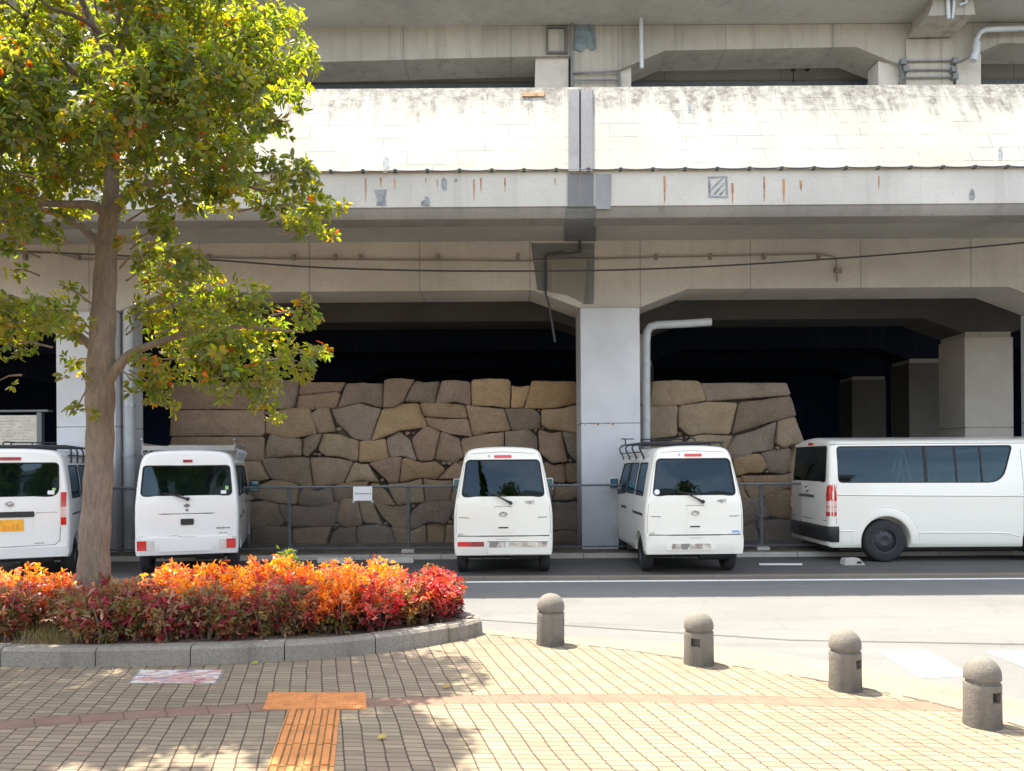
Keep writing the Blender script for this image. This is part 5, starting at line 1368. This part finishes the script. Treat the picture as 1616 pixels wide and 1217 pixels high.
    for y in (.3, .8, 1.28): box(bm, -.33, -.30, y - .015, y + .015, .72, 1.75)
    for k in range(7): box(bm, -.68, -.40, .3 + k * .13, .38 + k * .13 + rnd.uniform(0, .03), 1.33, 1.33 + rnd.uniform(.06, .16), .01)
    obj('shelf', bm, M['seat'], r, 0)
    return r
LV = longvan('long white van parked sideways at the right, black rear bumper', (5.0, 12.845, 0), R(-90))
bm = NBM(); D0 = 12.22
for (xa, xb) in ((P(1415, 0, D0).x, P(1403, 0, D0).x), (P(1417, 0, D0).x, P(1430, 0, D0).x)):
    for dy in (-.12, .14): tube(bm, [(xa, D0 + dy * .4, 1.79), (xb, D0 + dy, 1.14)], .016, 8)
    for k in range(3): t = .25 + k * .28; x = xa + (xb - xa) * t; z = 1.79 - .65 * t; tube(bm, [(x, D0 - .12 * (.4 + .6 * t), z), (x, D0 + .14 * (.4 + .6 * t), z)], .012, 6)
box(bm, P(1412, 0, D0).x, P(1420, 0, D0).x, D0 - .07, D0 + .08, 1.78, 1.80)
tag(obj('step_ladder', bm, M['sign']), 'folding step ladder standing inside the long white van, seen through its side window', 'ladder')
# ------------------------------------------------------------------ tree
def leaf_cloud(items, name, mat, parent, fold=.22):
    """items: (position, direction, normal, length, width, colour) -> one mesh of folded leaves"""
    V, Fc, C = [], [], []
    for p, d, nrm, L, W, c in items:
        s = d.cross(nrm); s.normalize(); up = s.cross(d)
        k = len(V)
        V.append(p); V.append(p + d * L * .32 + s * W * .5 + up * W * fold); V.append(p + d * L * .72 + s * W * .42 + up * W * fold)
        V.append(p + d * L); V.append(p + d * L * .72 - s * W * .42 + up * W * fold); V.append(p + d * L * .32 - s * W * .5 + up * W * fold)
        Fc.append((k, k + 1, k + 2, k + 3)); Fc.append((k, k + 3, k + 4, k + 5)); C.append(c)
    me = bpy.data.meshes.new(name); me.from_pydata([tuple(v) for v in V], [], Fc)
    at = me.attributes.new('tint', 'FLOAT_COLOR', 'FACE')
    buf = []
    for c in C: buf += [c[0], c[1], c[2], 1.0] * 2
    at.data.foreach_set('color', buf)
    return link(name, me, [mat], parent, 0)
def rv(q): 
    while True:
        v = Vector((q.uniform(-1, 1), q.uniform(-1, 1), q.uniform(-1, 1)))
        if .05 < v.length < 1: return v.normalized()
def tree():
    q = random.Random(21); D = 6.45
    base = G(147, 0 + 940, PZ + .1)
    t = thing('tree', 'broadleaf tree with grey brown trunk and glossy green leaves in the planter', 'tree', (P(148, 930, D).x, D, PZ + .1))
    off = Vector(t.location)
    def LP(x, y, d=0): return P(x, y, D + d) - off
    bm = NBM()
    def limb(pts, seg=10, nm=None):
        p3 = [LP(x, y, d) for x, y, r, d in pts]; rr = [r * .86 / F * D for x, y, r, d in pts]
        v4 = smoothline([(p.x, p.y, p.z, r) for p, r in zip(p3, rr)], 4)
        tube(bm, [Vector(v[:3]) for v in v4], [max(.004, v[3] * (1 + .05 * math.sin(i * 1.7))) for i, v in enumerate(v4)], seg)
    limb([(146, 960, 33, 0), (148, 905, 27.5, 0), (150, 840, 25.5, 0), (155, 760, 24, 0), (158, 690, 23.5, 0), (158, 620, 24.5, 0), (160, 560, 23, 0), (164, 480, 20.5, 0), (167, 420, 19, 0), (169, 365, 17, .02), (174, 320, 13.5, .05), (178, 250, 12, .1), (178, 170, 10, .15), (180, 105, 9, .15), (196, 75, 6.5, .2), (222, 66, 5, .3), (270, 62, 3, .5)], 16)
    limb([(162, 612, 13, 0), (182, 584, 10.5, -.02), (205, 560, 8.5, -.02), (245, 542, 6.5, .0), (300, 526, 6, .1), (370, 516, 4, .2), (430, 520, 2.6, .2), (480, 525, 1.2, .2)])
    limb([(155, 560, 9, 0), (132, 536, 8, .1), (105, 524, 6.5, .2), (60, 518, 5, .35), (0, 505, 3.5, .5), (-60, 500, 2, .6)])
    limb([(167, 360, 12, 0), (184, 325, 11, -.05), (212, 302, 9, -.05), (250, 288, 7, .0), (300, 284, 6, .1), (370, 290, 4, .2), (440, 308, 2.6, .2), (495, 325, 1.2, .2)])
    limb([(165, 400, 9, 0), (148, 375, 9, .15), (110, 345, 7, .3), (60, 330, 5.5, .5), (0, 325, 4, .7), (-80, 330, 2, .9)])
    limb([(170, 345, 10, 0), (150, 325, 8, -.15), (100, 322, 6, -.4), (40, 320, 4, -.6), (-60, 300, 3, -.8)])
    limb([(180, 110, 8, .15), (172, 75, 6, .1), (150, 45, 5, 0), (118, 25, 4, -.1), (80, 12, 3, -.2), (40, -20, 2, -.2)])
    limb([(176, 200, 8, .1), (140, 130, 6.5, .3), (105, 108, 6, .4), (60, 75, 5, .5), (35, 55, 4, .6), (55, 10, 3, .6), (70, -40, 2, .6)])
    limb([(178, 180, 8, .15), (225, 130, 7.5, 0), (235, 80, 7, -.1), (230, 30, 6, -.1), (215, -60, 5, -.1), (210, -200, 3, 0)])
    limb([(228, 110, 6, 0), (260, 98, 4.5, .0), (310, 92, 3.2, .1), (370, 100, 2, .2), (430, 110, 1, .2)])
    limb([(177, 240, 8, .1), (220, 215, 5, .1), (290, 195, 3.5, .2), (360, 185, 1.5, .3)])
    limb([(178, 130, 8, .15), (200, 40, 7, .4), (230, -80, 6, .6), (240, -250, 4, .8)])
    limb([(178, 105, 7, .15), (120, -20, 6, .6), (60, -180, 4, 1.0)])
    trunk = obj('trunk', bm, M['bark'], t, 60)
    blobs = [(60, 20, 58), (20, 60, 45), (130, 15, 48), (205, 20, 50), (255, 45, 48), (255, 100, 48), (295, 130, 58), (430, 35, 58), (468, 95, 36), (455, 140, 30), (400, 90, 58), (350, 50, 68), (300, 30, 58), (420, 175, 28), (443, 203, 14), (385, 145, 45),
             (30, 105, 42), (10, 140, 48), (75, 158, 40), (150, 165, 46), (60, 200, 58), (0, 220, 58), (125, 222, 58), (200, 200, 56), (270, 185, 62), (338, 168, 52), (320, 225, 56), (235, 250, 56), (150, 275, 48), (60, 285, 56), (0, 300, 58), (365, 215, 32), (385, 262, 26),
             (330, 285, 46), (378, 292, 38), (428, 272, 32), (468, 285, 36), (440, 325, 30), (498, 320, 30), (535, 325, 15), (518, 370, 14), (490, 365, 18), (470, 345, 26), (250, 325, 28), (262, 358, 20), (285, 300, 34), (215, 295, 30), (235, 375, 12), (275, 375, 10),
             (20, 340, 36), (20, 395, 16), (25, 425, 10), (65, 365, 24), (110, 318, 30), (85, 340, 16),
             (240, 420, 34), (300, 420, 40), (260, 468, 42), (330, 470, 46), (388, 478, 40), (430, 520, 42), (478, 492, 24), (498, 560, 20), (470, 570, 30), (420, 590, 36), (350, 540, 52), (282, 530, 46), (240, 505, 30), (352, 598, 34), (420, 635, 18), (440, 655, 13), (240, 580, 30), (262, 600, 24), (330, 570, 34), (255, 620, 22), (225, 620, 16), (380, 560, 46), (300, 572, 26), (205, 600, 14), (262, 640, 10), (215, 400, 22),
             (30, 500, 46), (80, 490, 34), (20, 540, 26), (112, 530, 16), (122, 570, 18), (120, 648, 8), (0, 600, 10), (-20, 500, 46), (128, 600, 9), (100, 505, 26), (105, 455, 8), (125, 505, 12),
             (-50, 60, 60), (-60, 160, 70), (-70, 260, 70), (-60, 340, 50), (-140, 120, 80), (-150, 260, 80), (-90, 500, 60), (-170, 480, 70), (-240, 200, 80), (-130, 390, 50), (-260, 340, 70)]
    for k in range(34): blobs.append((q.uniform(-300, 330), q.uniform(-260, -40), q.uniform(50, 85)))
    for k in range(16): blobs.append((q.uniform(-450, -200), q.uniform(-150, 430), q.uniform(60, 85)))
    for k in range(26): blobs.append((q.uniform(-620, -120), q.uniform(-120, 420), q.uniform(60, 90)))
    for b_ in ((395, 195, 40), (350, 165, 45), (415, 130, 40), (360, 250, 42), (180, 330, 22), (150, 230, 50), (190, 150, 40), (330, 315, 30), (100, 260, 50), (185, 70, 40), (90, 60, 40), (120, 100, 34), (310, 510, 40), (360, 505, 36)): blobs.append(b_)
    xb = [(250, 136, 50, -1.2), (300, 160, 45, -1.2), (210, 180, 50, -1.3), (260, 90, 45, -1.3), (390, 140, 38, -1.1), (340, 120, 40, -1.2), (300, 230, 40, -1.0), (180, 110, 45, -1.3), (150, 200, 50, -1.4), (60, 170, 55, -1.4), (-100, 120, 60, -1.5), (-30, 110, 60, -1.5), (40, 100, 50, -1.5), (-60, 200, 60, -1.6), (20, 200, 50, -1.5), (-140, 180, 60, -1.5), (-200, 120, 60, -1.4)]
    blobs = [b_ + (None,) for b_ in blobs] + xb
    greens = [(.074, .102, .046), (.082, .114, .048), (.064, .092, .054), (.094, .122, .048), (.088, .110, .066), (.106, .130, .046)]
    young = [(.30, .055, .03), (.24, .08, .03), (.20, .11, .03)]
    items = []; tw = NBM()
    for bi, (bx, by, br, fd) in enumerate(blobs):
        vis = bx > -80 and by > -60
        dd = (q.uniform(-1.1, .95) if vis else q.uniform(-1.9, .6)) if br > 25 else q.uniform(-.7, .5)
        if fd is not None: dd = fd
        c = LP(bx, by, dd); sc = (D + dd) / F
        r = br * sc
        # a twig into the clump
        nt_ = max(3, int((br / 10.0) ** 2 * (1.95 if vis else 2.3)))
        inner = c + Vector((q.uniform(-.3, .3) * r, q.uniform(-.3, .3), -r * .3))
        a = c + (LP(170, max(120, min(560, by + 40)), 0) - c) * min(.6, (r * 1.2 + .15) / max(.3, (LP(170, by, 0) - c).length))
        tube(tw, [a, a.lerp(c, .6) + Vector((0, 0, .02)), c], [.010, .007, .004], 5, False)
        for k in range(nt_):
            v = rv(q); rad = q.random() ** .42
            e = c + Vector((v.x * r * 1.02, v.y * max(r, .22) * 1.25, v.z * r * .98)) * rad
            ax = (v + Vector((0, 0, .35)) + rv(q) * .5).normalized()
            if q.random() < .22: tube(tw, [c.lerp(e, .25), e], [.004, .002], 4, False)
            g = greens[q.randrange(6)]; f = q.uniform(.8, 1.25); yel = q.random() < .14
            red = q.random() < .035
            n = q.randrange(7, 12)
            for j in range(n):
                az = j / n * 6.283 * 1.618 * 2 + q.uniform(-.4, .4); o = ax.orthogonal().normalized(); s2 = ax.cross(o)
                rd = (o * math.cos(az) + s2 * math.sin(az)); d = (rd + ax * q.uniform(-.25, .75) + Vector((0, 0, -.22))).normalized()
                nn = (ax + rv(q) * .55).normalized()
                if abs(nn.dot(d)) > .95: nn = d.orthogonal()
                col = tuple(x * f * q.uniform(.85, 1.2) for x in g)
                if red and j % 2: col = young[q.randrange(3)]
                elif yel: col = (col[0] * 1.7, col[1] * 1.35, col[2] * .8)
                items.append((e + rd * .012 + ax * q.uniform(-.03, .02), d, nn, q.uniform(.052, .086), q.uniform(.024, .035), col))
    obj('twigs', tw, M['bark'], t, 0)
    leaf_cloud(items, 'crown', M['leaf'], t)
    print('tree leaves', len(items))
tree()

# ------------------------------------------------------------------ shrubs in the bed
def shrub(x, y, w_, h, pal, seed, label, group, dens=1.0):
    q = random.Random(seed)
    t = thing('shrub', label, 'shrub', (x, y, PZ + .09), 0, group)
    bm = NBM(); items = []
    ns = int(13 * dens) + 1
    for k in range(ns):
        a = q.uniform(0, 6.283); rr = w_ * math.sqrt(q.random()); tip = Vector((rr * math.cos(a), rr * math.sin(a), h * q.uniform(.72, 1.06) * (1 - .22 * (rr / w_) ** 2)))
        root = Vector((tip.x * .35, tip.y * .35, 0)); mid = root.lerp(tip, .5) + Vector((q.uniform(-.02, .02), q.uniform(-.02, .02), 0))
        tube(bm, [root, mid, tip], [.006, .005, .003], 4, False)
        nl = int(12 * dens + 3)
        for i in range(nl):
            f = .10 + .90 * (i + q.random()) / nl; b = (root.lerp(mid, f * 2) if f < .5 else mid.lerp(tip, f * 2 - 1))
            az = q.uniform(0, 6.283); out = Vector((math.cos(az), math.sin(az), q.uniform(.0, .6))).normalized(); e = b + out * q.uniform(.02, .10)
            base = pal(q, min(1, max(0, e.z / h)), q.random())
            for j in range(q.randrange(5, 9)):
                d = (out * .7 + rv(q) * .9).normalized(); nn = (Vector((0, 0, 1)) + rv(q) * .8).normalized()
                if abs(nn.dot(d)) > .95: nn = d.orthogonal()
                g = q.uniform(.75, 1.25)
                items.append((e + rv(q) * .022, d, nn, q.uniform(.032, .060), q.uniform(.016, .026), tuple(min(.9, c * g) for c in base)))
    obj('stems', bm, M['bark'], t, 0); leaf_cloud(items, 'foliage', M['sleaf'], t); return len(items)
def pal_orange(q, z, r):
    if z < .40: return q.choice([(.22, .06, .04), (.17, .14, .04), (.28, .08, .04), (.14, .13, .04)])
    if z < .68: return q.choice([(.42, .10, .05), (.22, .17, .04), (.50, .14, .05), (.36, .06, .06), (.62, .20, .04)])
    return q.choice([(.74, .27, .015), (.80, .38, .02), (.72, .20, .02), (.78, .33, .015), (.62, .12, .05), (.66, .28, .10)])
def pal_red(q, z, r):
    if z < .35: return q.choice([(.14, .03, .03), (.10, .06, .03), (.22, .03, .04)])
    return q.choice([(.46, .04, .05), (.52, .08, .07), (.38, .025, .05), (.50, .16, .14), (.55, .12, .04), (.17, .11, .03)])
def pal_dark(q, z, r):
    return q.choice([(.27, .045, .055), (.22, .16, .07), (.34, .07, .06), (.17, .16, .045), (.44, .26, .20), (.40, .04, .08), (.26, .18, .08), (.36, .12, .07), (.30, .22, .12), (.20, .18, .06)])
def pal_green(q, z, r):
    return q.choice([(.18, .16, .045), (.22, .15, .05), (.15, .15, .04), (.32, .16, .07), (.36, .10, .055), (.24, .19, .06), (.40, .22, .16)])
nl = 0; k = 0
def front_y(px):
    """distance of the kerb's outer face at a photo pixel column"""
    y = None
    for a, b in zip(front_px, front_px[1:]):
        if a[0] <= px <= b[0]: y = a[1] + (b[1] - a[1]) * (px - a[0]) / (b[0] - a[0])
    return G(px, y or 1050, PZ).y
qs_ = random.Random(3)
FR = 'dark red and green low shrubs along the front of the planter'
BK = 'orange topped low shrubs along the back of the planter'
RT = 'crimson low shrubs at the right end of the planter'
for px in range(-330, 700, 46):
    if 30 < px < 108: continue
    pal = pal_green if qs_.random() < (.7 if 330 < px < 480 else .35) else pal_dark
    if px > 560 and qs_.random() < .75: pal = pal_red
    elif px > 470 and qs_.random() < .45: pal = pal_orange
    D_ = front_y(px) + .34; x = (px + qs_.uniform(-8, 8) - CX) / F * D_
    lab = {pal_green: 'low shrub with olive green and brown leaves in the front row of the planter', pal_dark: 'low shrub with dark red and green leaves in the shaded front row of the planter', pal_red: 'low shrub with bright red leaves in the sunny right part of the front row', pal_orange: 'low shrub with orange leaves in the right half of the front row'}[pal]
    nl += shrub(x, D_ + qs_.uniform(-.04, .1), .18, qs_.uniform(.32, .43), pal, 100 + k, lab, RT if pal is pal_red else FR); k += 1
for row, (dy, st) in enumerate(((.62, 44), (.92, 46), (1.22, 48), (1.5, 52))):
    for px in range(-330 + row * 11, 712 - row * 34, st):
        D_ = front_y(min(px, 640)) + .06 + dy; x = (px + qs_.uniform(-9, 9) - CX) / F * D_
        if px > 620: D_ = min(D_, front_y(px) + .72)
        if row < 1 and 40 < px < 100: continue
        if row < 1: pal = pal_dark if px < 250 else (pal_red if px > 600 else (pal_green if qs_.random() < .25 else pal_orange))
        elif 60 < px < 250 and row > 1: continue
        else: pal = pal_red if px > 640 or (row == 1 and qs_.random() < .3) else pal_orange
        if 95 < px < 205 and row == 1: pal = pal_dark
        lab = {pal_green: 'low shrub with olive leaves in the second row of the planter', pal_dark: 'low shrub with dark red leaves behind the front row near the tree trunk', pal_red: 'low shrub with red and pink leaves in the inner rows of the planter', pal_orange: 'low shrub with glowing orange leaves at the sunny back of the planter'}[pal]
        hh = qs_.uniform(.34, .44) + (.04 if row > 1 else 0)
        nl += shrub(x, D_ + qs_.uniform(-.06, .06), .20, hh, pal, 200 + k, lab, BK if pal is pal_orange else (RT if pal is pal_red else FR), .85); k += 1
for (px, D_, h) in ((692, 6.46, .40), (704, 6.55, .36), (680, 6.62, .43)):
    nl += shrub((px - CX) / F * D_, D_, .13, h, pal_red, 500 + k, 'low shrub with crimson and pink leaves at the right tip of the planter', RT); k += 1
print('shrubs', k, 'leaves', nl)
# a green sprig among the orange tops and small weeds by the gap
nl += shrub((452 - CX) / F * 7.35, 7.35, .05, .56, lambda q, z, r: (.16, .24, .02), 901, 'single yellow green sprig rising above the orange shrubs', None, .35)
def grass():
    q = random.Random(9); items = []
    for k in range(700):
        px = q.gauss(75, 26); D_ = q.uniform(5.55, 6.1); x = (px - CX) / F * D_
        d = Vector((q.uniform(-.6, .6), q.uniform(-.6, .6), 1)).normalized(); items.append((Vector((x, D_, PZ + .09)), d, d.orthogonal(), q.uniform(.05, .15), .006, q.choice([(.22, .19, .07), (.16, .17, .05), (.30, .24, .12)])))
    tag(leaf_cloud(items, 'dry_grass', M['sleaf'], None), 'sparse dry grass in the gap between the front shrubs', 'grass', kind='stuff')
grass()
for i, (px, py, c, lab) in enumerate(((397, 1047, (.30, .36, .02), 'yellow green fallen leaf lying against the planter kerb'), (595, 1165, (.50, .42, .12), 'pale yellow fallen leaf on the paving right of the tactile strip'), (700, 1085, (.45, .33, .08), 'dry fallen leaf on the sunlit paving near the curved course'))):
    g = G(px, py, PZ + .012); q = random.Random(i + 60)
    tag(leaf_cloud([(g, Vector((1, .3 * i, .1)).normalized(), Vector((0, -.4, 1)).normalized(), .05, .035, c)], 'fallen_leaf', M['sleaf'], None), lab, 'leaf')

# ------------------------------------------------------------------ across the street, behind the viewer (mirrored in the van windows)
def far_tree(x, y, h, r, seed, lab):
    q = random.Random(seed); t = thing('street_tree', lab, 'tree', (x, y, 0), 0, 'trees across the street behind the viewer')
    bm = NBM(); tube(bm, [(0, 0, 0), (.05, 0, h * .4), (0, .05, h * .75)], [.22, .17, .08], 8)
    for k in range(6): a = k * 1.05; tube(bm, [(0, 0, h * .4), (math.cos(a) * r * .6, math.sin(a) * r * .6, h * .7)], [.09, .03], 6)
    obj('trunk', bm, M['bark'], t, 60); items = []
    for k in range(2600):
        v = rv(q); rad = q.random() ** .33; e = Vector((v.x * r, v.y * r, h * .64 + v.z * h * .36)) * 1 ; e = Vector((e.x * rad, e.y * rad, h * .64 + (e.z - h * .64) * rad)); e += Vector((noise.noise(e * .8), noise.noise(e * .8 + Vector((5, 0, 0))), 0)) * .5
        d = rv(q); nn = d.orthogonal(); items.append((e, d, nn, .38, .24, (.05 * q.uniform(.7, 1.3), .085, .03)))
    leaf_cloud(items, 'crown', M['leaf'], t)
for i, (x, y, h, r, lab) in enumerate(((-17, -22, 9.0, 3.6, 'tall round tree across the street, leftmost of its row'), (.9, -21, 10.4, 1.8, 'slim tree across the street facing the van without roof rack'), (10.9, -21, 10.4, 2.2, 'broad tree across the street facing the van with black roof rack'), (-2.6, -21, 12.4, .7, 'very slim tall tree across the street, left of the slim one'))): far_tree(x, y, h, r, 40 + i, lab)
def office():
    t = thing('office_block', 'plain office block with rows of windows across the street behind the viewer', 'building', (14, -42, 0))
    bm = NBM(); box(bm, -16, 16, -8, 0, 0, 13.5); box(bm, -16.3, 16.3, -8.3, .3, 13.5, 14.1); obj('wall', bm, concrete('office_wall', (.34, .33, .31), .2), t, 0)
    for f in range(4):
        for k in range(9):
            x = -14.2 + k * 3.5; z = 1.1 + f * 3.2
            bm = NBM(); box(bm, x - 1.1, x + 1.1, -.06, .02, z, z + 1.7); wn = obj('window', bm, M['trim'], t, 0)
            bm = NBM(); box(bm, x - 1.03, x + 1.03, .021, .035, z + .07, z + 1.63); obj('pane', bm, M['pane'], wn, 0)
M['pane'] = pmat('dark_pane', (.03, .04, .05), .08)
office()
